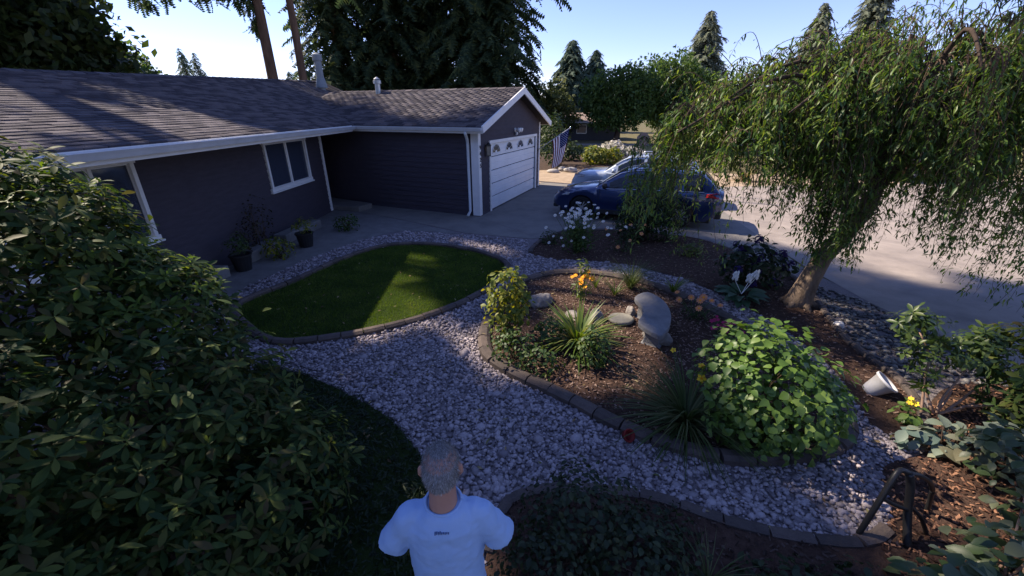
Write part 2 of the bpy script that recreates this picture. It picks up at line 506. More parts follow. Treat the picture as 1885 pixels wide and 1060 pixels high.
def mound(name, poly, h, m, n=46):
    """a bed that rises gently towards its middle"""
    P = np.array(poly); lo = P.min(0); hi = P.max(0); c = P.mean(0)
    bm = bmesh.new()
    rings = 7
    vs = []
    for r in range(rings):
        t = 1 - r / rings
        ring = [bm.verts.new((c[0] + (p[0] - c[0]) * t, c[1] + (p[1] - c[1]) * t, h * (1 - t ** 2.2) + .012 + (random.uniform(-.008, .012) if r else 0))) for p in poly]
        vs.append(ring)
    k = len(poly)
    for r in range(rings - 1):
        for i in range(k): bm.faces.new((vs[r][i], vs[r][(i + 1) % k], vs[r + 1][(i + 1) % k], vs[r + 1][i]))
    bm.faces.new(vs[-1])
    bmesh.ops.recalc_face_normals(bm, faces=bm.faces)
    me = bpy.data.meshes.new(name); bm.to_mesh(me); bm.free(); me.materials.append(m)
    me.polygons.foreach_set('use_smooth', [True] * len(me.polygons))
    return struct(link(name, me))
mound('mulch_bed', BED1, .10, M_mulch)
struct(sheet('back_mulch_bed', BED2, .016, M_mulch))
struct(sheet('front_mulch_bed', BED3, .012, M_mulch))

# ------------------------------------------------------------------ bed borders: each cast block on its own
def border(name, path, label, w=.13, h=.085, step=.30, closed=False):
    t = thing(name, (path[0][0], path[0][1], 0), label, 'border')
    P = [np.array(p) for p in path]
    if closed: P.append(P[0])
    seg = [np.linalg.norm(P[i + 1] - P[i]) for i in range(len(P) - 1)]
    cum = np.concatenate([[0], np.cumsum(seg)]); tot = cum[-1]
    def at(s):
        s = min(max(s, 0), tot); i = min(np.searchsorted(cum, s, 'right') - 1, len(seg) - 1)
        f = (s - cum[i]) / seg[i]; return P[i] + (P[i + 1] - P[i]) * f
    n = int(tot / step)
    for k in range(n):
        a, b, c = at(k * tot / n + .007), at((k + .5) * tot / n), at((k + 1) * tot / n - .007)
        prof = [(-w / 2, -.02), (-w / 2, h * .72), (-w * .25, h), (w * .22, h * .96), (w / 2, h * .62), (w / 2, -.02)]
        rings = []; dz = random.uniform(-.006, .006); dx = random.uniform(-.008, .008)
        for p, q in ((a, c - a), (b, c - a), (c, c - a)):
            q = q / np.linalg.norm(q); nn = np.array([-q[1], q[0]])
            rings.append([(p[0] + nn[0] * (u + dx) - path[0][0], p[1] + nn[1] * (u + dx) - path[0][1], z + dz) for u, z in prof])
        MB().loft(rings).build('edging_block', M_border, t)
    return t
def part_path(poly, i0, i1): return [poly[i % len(poly)] for i in range(i0, i1 + 1)]
border('lawn_border', LAWN, 'low tan cast border curving all round the oval lawn', closed=True)
border('bed_border', part_path(BED1, 0, len(BED1)), 'brown cast border ringing the mulch bed with the curved bench', w=.17, h=.10)
border('front_bed_border', [p for p in BED3 if p[0] < 3.0 and p[1] > 1.0][2:], 'dark cast border of the bed beside the person', w=.10, h=.035)
border('driveway_bed_border', part_path(BED2, 0, 16), 'dark cast border between the daisies and the driveway', w=.11, h=.07)
border('tree_bed_border', part_path(BED2, 24, 47), 'narrow border below the weeping tree along the stony strip', w=.10, h=.07)

# ------------------------------------------------------------------ loose ground cover
def scatter(poly, dens, excl=()):
    P = np.array(poly); lo = P.min(0); hi = P.max(0)
    n = int((hi[0] - lo[0]) * (hi[1] - lo[1]) * dens)
    q = rng.uniform(lo, hi, (n, 2)); k = in_poly(q, poly)
    for e in excl: k &= ~in_poly(q, e)
    return q[k]
def in_view(q, margin=1.12):
    """keeps what can lie in or near the frame"""
    return (q[:, 1] > .6) & (np.abs(q[:, 0]) < (q[:, 1] * .92 + 1.25) * 1.3 * margin)

GRAVEL = [(-6.0, 3.6), (-5.15, 5.6), (-4.95, 7.0), (-4.55, 8.4), (-3.9, 9.9), (-2.9, 10.75), (-1.3, 10.45), (.4, 9.95), (.42, 8.86), (.85, 8.5), (1.6, 8.4), (2.5, 8.1), (3.35, 7.3), (3.85, 6.3), (4.1, 5.2),
          (4.05, 4.2), (3.75, 3.3), (4.0, 3.0), (3.4, 2.7), (3.0, 2.1), (2, 1.6), (-.5, 1.2), (-4, .5), (-6, .5)]
q = scatter(GRAVEL, 1500, (LAWN, LAWN2, BED1, BED3))
d = np.linalg.norm(q, axis=1)
q = q[in_view(q)]; d = np.linalg.norm(q, axis=1)
keep = rng.random(len(q)) < np.clip((9.5 / np.maximum(d, 1)) ** 1.1 * .42, .22, 1)
q = q[keep]; d = d[keep]
n = len(q)
g_ = np.exp(rng.normal(0, .32, n)); s = np.stack([rng.uniform(.015, .026, n) * g_, rng.uniform(.011, .020, n) * g_, rng.uniform(.009, .014, n) * g_ ** .7], 1) * (1 + .35 * np.clip(d - 5, 0, 6) / 6)[:, None]
s *= np.where(rng.random(n) < .05, 1.6, 1.0)[:, None]
rot = rotmats(np.concatenate([rng.normal(size=(n, 2)), rng.normal(size=(n, 1)) * .3], 1), np.concatenate([rng.normal(size=(n, 2)) * .3, np.ones((n, 1))], 1))
V, F = instance(ICO, np.concatenate([q, rng.uniform(0, .016, (n, 1))], 1), rot, s)
tag(link('gravel', np_mesh('gravel', V, F, M_pebble, True)), 'grey river pebbles covering the winding garden path', 'gravel', kind='stuff')
print('pebbles', n)
# stony strip by the drive
STRIP = [(5.55, 7.4), (6.1, 6.2), (6.3, 4.6), (6.3, 3.9), (5.4, 4.0), (4.8, 4.1), (4.85, 4.9), (5.15, 5.8), (5.45, 6.6)]
q = scatter(STRIP, 260); n = len(q)
s = np.stack([rng.uniform(.02, .05, n), rng.uniform(.018, .04, n), rng.uniform(.012, .026, n)], 1)
rot = rotmats(np.concatenate([rng.normal(size=(n, 2)), np.zeros((n, 1))], 1), np.tile([0, 0, 1.], (n, 1)))
V, F = instance(ICO, np.concatenate([q, np.full((n, 1), .01)], 1), rot, s)
tag(link('strip_stones', np_mesh('strip_stones', V, F, mat('strip_stone', (.05, .048, .048), (.20, .19, .175), 14, .75, .25, island=.8), True)), 'dark stones strewn between the tree bed and the drive', 'stones', kind='stuff')
# bark chips
CHIP = (np.array([(-.5, -.5, 0), (.5, -.35, 0), (.42, .5, .12), (-.35, .55, 0), (0, 0, .25)], float), np.array([(0, 1, 4), (1, 2, 4), (2, 3, 4), (3, 0, 4)]))
def chips(name, poly, dens, m, z, label, excl=()):
    q = scatter(poly, dens, excl); q = q[in_view(q)]; n = len(q)
    s = np.stack([rng.uniform(.008, .020, n), rng.uniform(.015, .055, n), rng.uniform(.015, .03, n)], 1)
    rot = rotmats(np.concatenate([rng.normal(size=(n, 2)), rng.normal(size=(n, 1)) * .25], 1), np.concatenate([rng.normal(size=(n, 2)) * .4, np.ones((n, 1))], 1))
    zz = z(q) if callable(z) else np.full(n, z)
    V, F = instance(CHIP, np.concatenate([q, zz[:, None] + rng.uniform(0, .015, (n, 1))], 1), rot, s)
    tag(link(name, np_mesh(name, V, F, m)), label, 'mulch', kind='stuff')
c1 = np.array(BED1).mean(0)
def bed_z(q):
    e = q - c1; r = np.linalg.norm(e, axis=1); t = np.zeros(len(q))
    B = np.array(BED1) - c1; ab = np.arctan2(B[:, 1], B[:, 0]); rb = np.linalg.norm(B, axis=1); o = np.argsort(ab)
    rad = np.interp(np.arctan2(e[:, 1], e[:, 0]), ab[o], rb[o], period=2 * np.pi)
    return .10 * (1 - np.clip(r / rad, 0, 1) ** 2.2) + .016
def zat(x, y): return float(bed_z(np.array([[x, y]]))[0])
chips('bark_mulch', BED1, 650, M_chip, bed_z, 'brown bark chips covering the bed with the bench')
chips('back_bark_mulch', BED2, 220, M_chip, .02, 'dark bark chips covering the bed behind the bench and under the tree')
chips('red_bark_mulch', [(2.5, .3), (2.75, 2.05), (3.05, 2.25), (3.4, 2.75), (4.0, 2.95), (4.5, 3.5), (5.3, 3.98), (6.25, 3.95), (6.4, .3)], 800, M_redchip, .016, 'reddish bark chips in the bed at the lower right')
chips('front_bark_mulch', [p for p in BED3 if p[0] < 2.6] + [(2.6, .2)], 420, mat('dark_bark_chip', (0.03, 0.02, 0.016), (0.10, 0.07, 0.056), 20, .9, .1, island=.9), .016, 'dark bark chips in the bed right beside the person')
# grass
M_grass = leafmat('lawn_grass', [(.026, .052, .009), (.058, .11, .015), (.115, .18, .026), (.19, .21, .05)], .6, .2, .3, patch=.55, pscale=2.2)
def grass(name, poly, dens, hgt, label, z):
    q = scatter(poly, dens); q = q[in_view(q)]; n = len(q)
    d = np.concatenate([rng.normal(size=(n, 2)) * .45, np.ones((n, 1))], 1)
    rot = rotmats(d, np.concatenate([rng.normal(size=(n, 2)), np.zeros((n, 1))], 1))
    V, F = instance(GRASS, np.concatenate([q, np.full((n, 1), z)], 1), rot, rng.uniform(.6, 1.2, n) * hgt)
    tag(link(name, np_mesh(name, V, F, M_grass)), label, 'grass', kind='stuff')
grass('lawn_grass', LAWN, 5200, .042, 'short mown grass of the oval lawn by the house', .012)
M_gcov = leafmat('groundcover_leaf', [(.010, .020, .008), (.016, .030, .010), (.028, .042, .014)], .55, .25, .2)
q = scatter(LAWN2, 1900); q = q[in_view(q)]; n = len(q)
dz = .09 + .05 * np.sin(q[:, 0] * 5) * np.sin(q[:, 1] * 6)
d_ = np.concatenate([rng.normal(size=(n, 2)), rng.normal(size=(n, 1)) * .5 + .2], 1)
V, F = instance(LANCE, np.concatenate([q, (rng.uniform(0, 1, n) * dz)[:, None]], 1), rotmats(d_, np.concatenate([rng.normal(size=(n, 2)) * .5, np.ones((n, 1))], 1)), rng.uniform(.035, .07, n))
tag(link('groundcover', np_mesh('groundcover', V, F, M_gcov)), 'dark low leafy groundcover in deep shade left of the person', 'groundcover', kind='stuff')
# fallen leaves
q = np.concatenate([scatter(GRAVEL, 7, (BED3,)), scatter(BED1, 14), scatter(BED2, 12)]); q = q[in_view(q)]; n = len(q)
d_ = np.concatenate([rng.normal(size=(n, 2)), rng.normal(size=(n, 1)) * .15], 1)
zz = np.where(in_poly(q, BED1), .11, .035)
V, F = instance(LEAF, np.concatenate([q, zz[:, None]], 1), rotmats(d_, np.concatenate([rng.normal(size=(n, 2)) * .3, np.ones((n, 1))], 1)), rng.uniform(.04, .075, n))
tag(link('fallen_leaves', np_mesh('fallen_leaves', V, F, leafmat('dead_leaf', [(.10, .06, .03), (.22, .15, .07), (.30, .24, .12), (.08, .10, .03)], .7, .2, .1))), 'fallen leaves strewn over path and beds', 'leaves', kind='stuff')

# ================================================================== THE HOUSE
M_siding = mat('dark_siding', (0.062, 0.054, 0.070), (0.047, 0.042, 0.055), 3, .75, .25, bump=.15, bscale=40, stretch=(1, 1, 6))
M_trim = mat('white_trim', (0.76, 0.76, 0.75), (0.68, 0.68, 0.67), 4, .5, .35)
M_gutter = mat('gutter_metal', (0.60, 0.61, 0.62), (0.50, 0.51, 0.52), 3, .4, .5)
M_shingle = mat('asphalt_shingle', (0.056, 0.051, 0.060), (0.125, 0.112, 0.120), 40, .95, .15, bump=.5, bscale=160, island=.6, c3=(0.084, 0.076, 0.084))
M_roofbase = mat('roof_felt', (0.045, 0.038, 0.036), (0.06, 0.05, 0.047), 10, .95, .1)
M_dark = mat('dark_interior', (0.02, 0.02, 0.022), (0.012, 0.012, 0.014), 3, .9, .1)
M_glass = glassmat('window_glass', (.07, .085, .13), clear=.5)
M_curtain = mat('curtain_cloth', (0.62, 0.52, 0.36), (0.48, 0.39, 0.26), 8, .95, .1)
M_metal = mat('galvanised_metal', (0.42, 0.44, 0.45), (0.33, 0.35, 0.36), 6, .35, .5, metal=.7)
M_black = mat('black_metal', (0.012, 0.012, 0.013), (0.02, 0.02, 0.021), 8, .45, .4)

A = np.array([-1.0, 12.54]); e = np.array([.355, .935]); w = np.array([-.92, .392]); GW = 6.05
house = thing('house', (-1.0, 12.54, 0), 'single storey ranch house with dark siding, white gutters and attached garage', 'house')
HO = (-1.0, 12.54, 0)
def gp(a, b, z): p = A + e * a + w * b; return Vector((p[0], p[1], z))

def lap_wall(mb, p0, p1, out, z0, z1, openings=(), step=.155, topfn=None, lap=.022):
    """horizontal lap boards from p0 to p1 with openings (u0,u1,za,zb)"""
    p0 = Vector((*p0, 0)); p1 = Vector((*p1, 0)); L = (p1 - p0).length; d = (p1 - p0) / L; out = Vector((*out, 0))
    z = z0
    while z < z1 - 1e-4:
        zt = min(z + step, z1)
        cuts = sorted({0.0, L, *[u for o in openings for u in (o[0], o[1])]})
        for u0, u1 in zip(cuts[:-1], cuts[1:]):
            a, b = z, zt
            mid = (u0 + u1) / 2; spans = [(a, b)]
            for o in openings:
                if o[0] - 1e-6 <= mid <= o[1] + 1e-6:
                    ns = []
                    for s0, s1 in spans:
                        if o[2] > s0: ns.append((s0, min(s1, o[2])))
                        if o[3] < s1: ns.append((max(s0, o[3]), s1))
                    spans = [t for t in ns if t[1] - t[0] > .004]
            for s0, s1 in spans:
                ua, ub = (u0, u1) if topfn is None else topfn(s0, s1)
                uc, ud = (u0, u1) if topfn is None else topfn(s1, s1)
                if ub - ua < .02: continue
                q0 = p0 + d * ua; q1 = p0 + d * ub; q2 = p0 + d * ud; q3 = p0 + d * uc
                o1 = out * lap; o2 = out * .003
                zv = Vector((0, 0, 1))
                vs = [q0 + o1 + zv * s0, q1 + o1 + zv * s0, q2 + o2 + zv * s1, q3 + o2 + zv * s1, q0 - out * .06 + zv * s0, q1 - out * .06 + zv * s0]
                mb.add(vs, [(0, 1, 2, 3), (4, 5, 1, 0)])
        z = zt
    return mb

# --- wing wall (faces the garden)
W0 = (-6.15, -1.0); W1 = (-5.95, 13.3)
wd = np.array(W1) - np.array(W0); WL = np.linalg.norm(wd); wd /= WL; wout = np.array([wd[1], -wd[0]])
win = [(11.25, 13.25, 1.2, 2.32), (5.6, 7.62, 1.05, 2.3)]
lap_wall(MB(), W0, W1, wout, 0, 2.9, win).build('wing_wall', M_siding, house, off=HO)
# garage side wall, deep into the entry
lap_wall(MB(), tuple(A + w * 7.2), tuple(A), -e, 0, 2.72).build('garage_side_wall', M_siding, house, off=HO)
# garage front wall with the door opening and its gable
fo = -w
D0, D1, DZ = .85, 5.5, 2.1
lap_wall(MB(), tuple(A), tuple(A + e * GW), fo, 0, 2.72, [(D0, D1, -.1, DZ)]).build('garage_front_wall', M_siding, house, off=HO)
gtop = lambda za, zb: (max(0, (za - 2.72) / (3.60 - 2.72) * GW / 2), min(GW, GW - (za - 2.72) / (3.60 - 2.72) * GW / 2))
lap_wall(MB(), tuple(A), tuple(A + e * GW), fo, 2.72, 3.6, topfn=gtop).build('gable_wall', M_siding, house, off=HO)
# plain far walls
m_ = MB()
for a_, b_ in [((-5.95, 13.3), (-7.6, 13.4)), ((-7.6, 13.4), tuple(A + w * 7.2)), (tuple(A + e * GW), tuple(A + e * GW + w * 7.5)), ((-13.6, -1), (-13.6, 22)), ((-13.6, 22), (-5.4, 22)), ((-6.15, -1.02), (-13.6, -1.02)), ((-5.4, 22), tuple(A + e * GW + w * 7.5))]:
    p = Vector((*a_, 0)); q_ = Vector((*b_, 0)); m_.bar(p + Vector((0, 0, 1.29)), q_ + Vector((0, 0, 1.29)), .1, 2.58)
m_.build('rear_wall', M_siding, house, off=HO)

# --- windows
def window(u0, u1, z0, z1, n, curtain):
    c = np.array(W0) + wd * (u0 + u1) / 2
    fr = MB(); t = .075
    def P(u, z, o): q = np.array(W0) + wd * u + wout * o; return Vector((q[0], q[1], z))
    for za in (z0, z1): fr.bar(P(u0 - t, za, .02), P(u1 + t, za, .02), .085, t * (1.15 if za == z0 else 1))
    for ua in (u0, u1): fr.bar(P(ua, z0, .019), P(ua, z1, .019), .08, t, up=(wd[0], wd[1], 0))
    w_ = fr.build('window', M_trim, house, off=HO, bevel=.006)
    sl_ = MB().bar(P(u0 - t - .03, z0 - .06, .035), P(u1 + t + .03, z0 - .06, .035), .10, .03).build('sill', M_trim, w_, off=HO, bevel=.004)
    for k in range(1, n):
        u = u0 + (u1 - u0) * k / n
        MB().bar(P(u, z0 + .03, .012), P(u, z1 - .03, .012), .05, .055, up=(wd[0], wd[1], 0)).build('mullion', M_trim, w_, off=HO, bevel=.005)
    for k in range(n):
        ua = u0 + (u1 - u0) * k / n + .02; ub = u0 + (u1 - u0) * (k + 1) / n - .02
        MB().bar(P(ua, (z0 + z1) / 2, -.005), P(ub, (z0 + z1) / 2, -.005), .006, z1 - z0 - .05).build('pane', M_glass, w_, off=HO)
        fr2 = MB()
        for za in (z0 + .045, z1 - .045): fr2.bar(P(ua, za, 0), P(ub, za, 0), .03, .028)
        for uu in (ua + .014, ub - .014): fr2.bar(P(uu, z0 + .05, .001), P(uu, z1 - .05, .001), .028, .028, up=(wd[0], wd[1], 0))
        fr2.build('sash', M_trim, w_, off=HO)
    # the room behind
    MB().bar(P(u0 - .3, (z0 + z1) / 2, -.9), P(u1 + .3, (z0 + z1) / 2, -.9), .02, 2.3).build('room_back', M_dark, w_, off=HO)
    if curtain:
        cv = []; nn = 60
        for i in range(nn + 1):
            u = u0 + (u1 - u0) * i / nn; o = -.07 + .025 * math.sin(i * .9); drop = z1 - .42 - .13 * abs(math.sin(i * .21 + .4)) - .02 * math.sin(i * 1.7)
            cv.append([P(u, z1 + .1, o), P(u, (z1 + drop) / 2, o + .01), P(u, drop, o)])
        MB().loft(cv, cap=False, closed=False).build('curtain', M_curtain, w_, off=HO, smooth=True)
        cv = []
        for i in range(41):
            u = u0 + (u1 - u0) * i / 40; o = -.2 + .02 * math.sin(i * 1.3)
            cv.append([P(u, z1, o), P(u, z0 + .5, o)])
    else:
        for k in range(12):
            zz = z1 - .04 - k * .093
            MB().bar(P(u0, zz, -.10), P(u1, zz, -.10), .05, .006).build('blind_slat', mat('blind', (.16, .17, .19), (.13, .14, .16), 4, .6, .3), w_, off=HO)
    return w_
window(*win[0], 2, False)
window(*win[1], 3, True)

# --- corner boards
def cboard(name, p, out1, out2, wa, wb, z0, z1):
    p = Vector((*p, 0)); a = Vector((*out1, 0)); b = Vector((*out2, 0))
    mb = MB()
    mb.box(p + a * .02 - b * (wa / 2 - .03) + Vector((0, 0, (z0 + z1) / 2)), (wa, .035, z1 - z0), b, a)
    mb.box(p + b * .015 - a * (wb / 2 - .0) + Vector((0, 0, (z0 + z1) / 2)), (wb, .03, z1 - z0 - .004), a, b)
    return mb.build(name, M_trim, house, off=HO, bevel=.004)
cboard('corner_board', W1, wout, wd, .13, .1, .02, 2.75)
cboard('corner_board', tuple(A), -e, fo, .25, .14, .02, 2.62)
cboard('corner_board', tuple(A + e * GW), e, fo, .12, .10, .02, 2.62)

# --- roofs with real shingles
def roofz_main(x, y):
    ex = -4.6 - .033 * (y - 2); rz = 3.70 + .048 * (y - 8.4)
    return 2.62 + (rz - 2.62) * (x - ex) / (-9.4 - ex)
roof = MB()
Y0, Y1 = -2.0, 22.6
def eavex(y): return -4.6 - .033 * (y - 2)
def ridgez(y): return 3.70 + .048 * (y - 8.4)
ths = .10
fr_ = [[(eavex(y), y, 2.615), (-9.4, y, ridgez(y) - .005), (-14.2, y, 2.62), (-14.2, y, 2.62 - ths), (-9.4, y, ridgez(y) - ths), (eavex(y), y, 2.62 - ths)] for y in np.linspace(Y0, Y1, 60)]
roof.loft([[Vector(p) for p in r] for r in fr_])
RO_main = roof.build('main_roof', M_roofbase, house, off=HO)
gr = MB(); fo_ = .35; so_ = .42
def gz(a):  # height of garage roof over the front coordinate a
    return 3.74 - (3.74 - 2.62) * abs(a - GW / 2) / (GW / 2 + so_)
prof = [-so_, GW / 2, GW + so_]
rings = []
for b in (-fo_, 4, 8.2):
    rings.append([gp(a, b, gz(a) - .003) for a in prof] + [gp(a, b, gz(a) - ths) for a in reversed(prof)])
gr.loft(rings)
RO_gar = gr.build('garage_roof', M_roofbase, house, off=HO)

def shingle_rows():
    """every tab: origin, across, down-slope, normal, width, length"""
    out = []
    # main front slope: rows from eave to ridge
    nrow = 34
    for r in range(nrow):
        t0 = r / nrow; t1 = min((r + 1.55) / nrow, 1.0)
        y = Y0 + (r % 2) * .15 - random.uniform(0, .1)
        while y < 20.5:
            wd_ = .305
            ya, yb = max(y, Y0), y + wd_ - .012
            y += wd_
            if yb - ya < .05: continue
            def S(yy, t):
                ex = eavex(yy); return np.array([ex + (-9.4 - ex) * t, yy, 2.62 + (ridgez(yy) - 2.62) * t])
            out.append((0, S(ya, t0), S(yb, t0), S(yb, t1), S(ya, t1)))
    nrow = 24
    for r in range(nrow):
        t0 = r / nrow; t1 = min((r + 1.55) / nrow, 1.0)
        b = -fo_ + (r % 2) * .15 - .1
        while b < 8.0:
            ba, bb = max(b, -fo_), b + .305 - .012; b += .305
            if bb - ba < .05: continue
            def S(bb_, t):
                a = -so_ + (GW / 2 + so_) * t; return np.array(gp(a, bb_, gz(a)))
            P4 = (S(ba, t0), S(bb, t0), S(bb, t1), S(ba, t1))
            c_ = sum(P4) / 4
            if c_[0] < eavex(c_[1]) - .1 and roofz_main(c_[0], c_[1]) > c_[2] + .03: continue
            out.append((1, *P4))
    return out
tabs = shingle_rows()
def tab_verts(P4):
    a, b, c, d_ = [np.array(p, float) for p in P4]
    n_ = np.cross(b - a, d_ - a); n_ /= np.linalg.norm(n_)
    if n_[2] < 0: n_ = -n_
    th = .020 + random.uniform(-.004, .005)
    lo = n_ * .002
    return [a + lo - n_ * .012, b + lo - n_ * .012, c + lo, d_ + lo, a + n_ * th, b + n_ * th, c + n_ * .005, d_ + n_ * .005]
TF = [(4, 5, 6, 7), (0, 1, 5, 4), (1, 2, 6, 5), (3, 0, 4, 7)]
cen = np.array([sum(t[1:]) / 4 for t in tabs])
dd = np.linalg.norm(cen - CAM, axis=1)
vis = (cen[:, 1] > 3.5) & (np.abs(cen[:, 0]) < cen[:, 1] * 1.3)
order = np.argsort(np.where(vis, dd, 1e6))
chosen = set(order[:300].tolist())
rest = {0: ([], []), 1: ([], [])}
for i, t in enumerate(tabs):
    vv = tab_verts(t[1:])
    if i in chosen:
        o_ = np.array(HO); c0 = cen[i]
        me = bpy.data.meshes.new('shingle'); me.from_pydata([tuple(x - c0) for x in vv], [], TF); me.materials.append(M_shingle)
        o = link('shingle', me, RO_main if t[0] == 0 else RO_gar); o.location = tuple(c0 - o_)
    else:
        L_ = rest[t[0]]; b_ = len(L_[0]); L_[0].extend([x - np.array(HO) for x in vv]); L_[1].extend([[k + b_ for k in f] for f in TF])
for k, par in ((0, RO_main), (1, RO_gar)):
    o = link('shingles', np_mesh('shingles', np.array(rest[k][0]), np.array(rest[k][1]), M_shingle), par); o['kind'] = 'stuff'
# ridge caps
def caps(a, b, n, par):
    a = Vector(a); b = Vector(b); d = (b - a) / n; mb = MB()
    x = d.normalized().cross(Vector((0, 0, 1))).normalized()
    for k in range(n):
        p = a + d * k; q = a + d * (k + 1.2)
        mb.add([p + x * .14 + Vector((0, 0, -.01)), p + Vector((0, 0, .045)), p - x * .14 + Vector((0, 0, -.01)), q - x * .14 + Vector((0, 0, -.025)), q + Vector((0, 0, .03)), q + x * .14 + Vector((0, 0, -.025))], [(0, 1, 4, 5), (1, 2, 3, 4), (0, 2, 1)])
    o = mb.build('ridge_caps', M_shingle, par, off=HO); o['kind'] = 'stuff'
caps((-9.4, Y0, ridgez(Y0)), (-9.4, Y1, ridgez(Y1)), 80, RO_main)
caps(gp(GW / 2, -fo_, 3.74), gp(GW / 2, 8, 3.74), 26, RO_gar)

# --- gutters, fascia, downspouts, bargeboards
def gutter(a, b, out, name='gutter'):
    a = Vector(a); b = Vector(b); out = Vector(out)
    prof = [(0, .0), (.02, -.085), (.085, -.095), (.105, -.045), (.125, -.005), (.118, .004), (.095, -.04), (.075, -.08), (.03, -.072), (.012, .0)]
    rings = [[p + out * u + Vector((0, 0, v)) for u, v in prof] for p in (a, b)]
    return MB().loft(rings).build(name, M_gutter, house, off=HO)
ymain = 13.55
E0 = Vector((eavex(Y0) + .006, Y0, 2.60)); E1 = Vector((eavex(ymain) + .006, ymain, 2.60))
gutter(E0, E1, (1, .033, 0))
MB().bar(E0 + Vector((-.012, 0, -.07)), E1 + Vector((-.012, 0, -.07)), .02, .17).build('fascia', M_trim, house, off=HO)
g0 = gp(-so_, -fo_, 2.60); g1 = gp(-so_, 4.75, 2.60)
ev = Vector((-e[0], -e[1], 0))
gutter(g0 + ev * .006, g1 + ev * .006, ev)
MB().bar(g0 - ev * .012 + Vector((0, 0, -.07)), g1 - ev * .012 + Vector((0, 0, -.07)), .02, .17).build('fascia', M_trim, house, off=HO)
h0 = gp(GW + so_, -fo_, 2.60); h1 = gp(GW + so_, 7.0, 2.60)
gutter(h0 - ev * .006, h1 - ev * .006, -ev)
# soffits
sf = MB(); sf.add([(eavex(Y0), Y0, 2.5), (eavex(ymain), ymain, 2.5), (-6.1, ymain, 2.56), (-6.2, Y0, 2.56)], [(0, 1, 2, 3)])
sf.add([gp(-so_, -fo_, 2.5), gp(.0, -fo_, 2.515), gp(0, 5, 2.515), gp(-so_, 5, 2.5)], [(0, 1, 2, 3)])
sf.build('soffit', M_siding, house, off=HO)
bt = gp(GW / 2, -fo_ - .02, 3.735 - .06)
for a in (-so_ - .02, GW + so_ + .02):
    p = gp(a, -fo_ - .02, gz(a) - .06)
    MB().bar(p, bt, .045, .19).build('bargeboard', M_trim, house, off=HO)
M_down = mat('downspout_paint', (.56, .60, .62), (.5, .54, .56), 4, .45, .4)
def rect_tube(pts, wx, wy, name):
    mb = MB()
    for p, q in zip(pts[:-1], pts[1:]): mb.bar(p, q, wx, wy)
    return mb
p0_ = gp(-so_ - .06, .15, 2.50)
ds = MB().tube([p0_, p0_ + Vector((0, 0, -.08)), gp(-.10, .30, 2.26), gp(-.075, .30, 2.1), gp(-.075, .30, .16), gp(-.30, .28, .05)], .045, 8)
ds.build('downspout', M_down, house, off=HO, smooth=True)
p0_ = gp(GW + so_ + .06, .2, 2.50)
MB().tube([p0_, p0_ + Vector((0, 0, -.1)), gp(GW + .10, .2, 2.2), gp(GW + .08, .2, .05)], .045, 8).build('downspout', M_down, house, off=HO, smooth=True)

# --- garage door
door_o = MB()
for a0, a1, z0, z1 in [(D0 - .09, D0, 0, DZ + .09), (D1, D1 + .09, 0, DZ + .09), (D0, D1, DZ, DZ + .09)]:
    door_o.bar(gp((a0), -.025, (z0 + z1) / 2) if a1 - a0 > .2 else gp((a0 + a1) / 2, -.025, z0), gp(a1, -.025, (z0 + z1) / 2) if a1 - a0 > .2 else gp((a0 + a1) / 2, -.025, z1), .05, .09, up=(e[0], e[1], 0) if a1 - a0 < .2 else (0, 0, 1))
gdoor = door_o.build('garage_door', M_trim, house, off=HO)
M_door = mat('door_paint', (.78, .79, .80), (.70, .71, .72), 2, .45, .35)
rows = 5; rh = DZ / rows
for k in range(rows):
    z0 = k * rh + .012; z1 = (k + 1) * rh
    mb = MB()
    pr = [(.03, z0), (.0, z0 + .012), (.0, z0 + rh * .47), (.012, z0 + rh * .49), (.0, z0 + rh * .52), (.0, z1 - .018), (.03, z1 - .004)]
    rings = [[gp(a, .03 + u, z) for u, z in pr] for a in (D0 + .004, D1 - .004)]
    mb.loft(rings, closed=False, cap=False)
    mb.build('door_panel', M_door, gdoor, off=HO)
M_pane = mat('door_pane', (.05, .06, .08), (.08, .09, .11), 3, .12, .5)
for j in range(4):
    ac = D0 + (D1 - D0) * (j + .5) / 4; zc = DZ - rh + .10; r_ = .30
    fr3 = MB()
    ring = [gp(ac + (r_ + .03) * math.cos(t), .02, zc + (r_ * .8 + .03) * math.sin(t)) for t in np.linspace(0, math.pi, 13)]
    fr3.tube(ring + [gp(ac - r_ - .03, .02, zc), gp(ac, .02, zc - .01), gp(ac + r_ + .03, .02, zc)], .014, 5)
    lite = fr3.build('arched_light', M_door, gdoor, off=HO)
    for q_ in range(5):
        t0 = math.pi * (q_ + .13) / 5; t1 = math.pi * (q_ + .87) / 5
        vs_ = []
        for o_ in (.028, .018):
            vs_ += [gp(ac + rr * math.cos(t), o_, zc + .012 + rr * .8 * math.sin(t)) for rr, t in ((.10, t0), (r_, t0), (r_ * 1.02, (t0 + t1) / 2), (r_, t1), (.10, t1))]
        MB().add(vs_, [(0, 1, 2, 3, 4), (9, 8, 7, 6, 5), (0, 5, 6, 1), (1, 6, 7, 2), (2, 7, 8, 3), (3, 8, 9, 4), (4, 9, 5, 0)]).build('pane', M_pane, lite, off=HO)
MB().bar(gp(D0, .0, .006), gp(D1, .0, .006), .05, .02).build('door_seal', M_black, gdoor, off=HO)

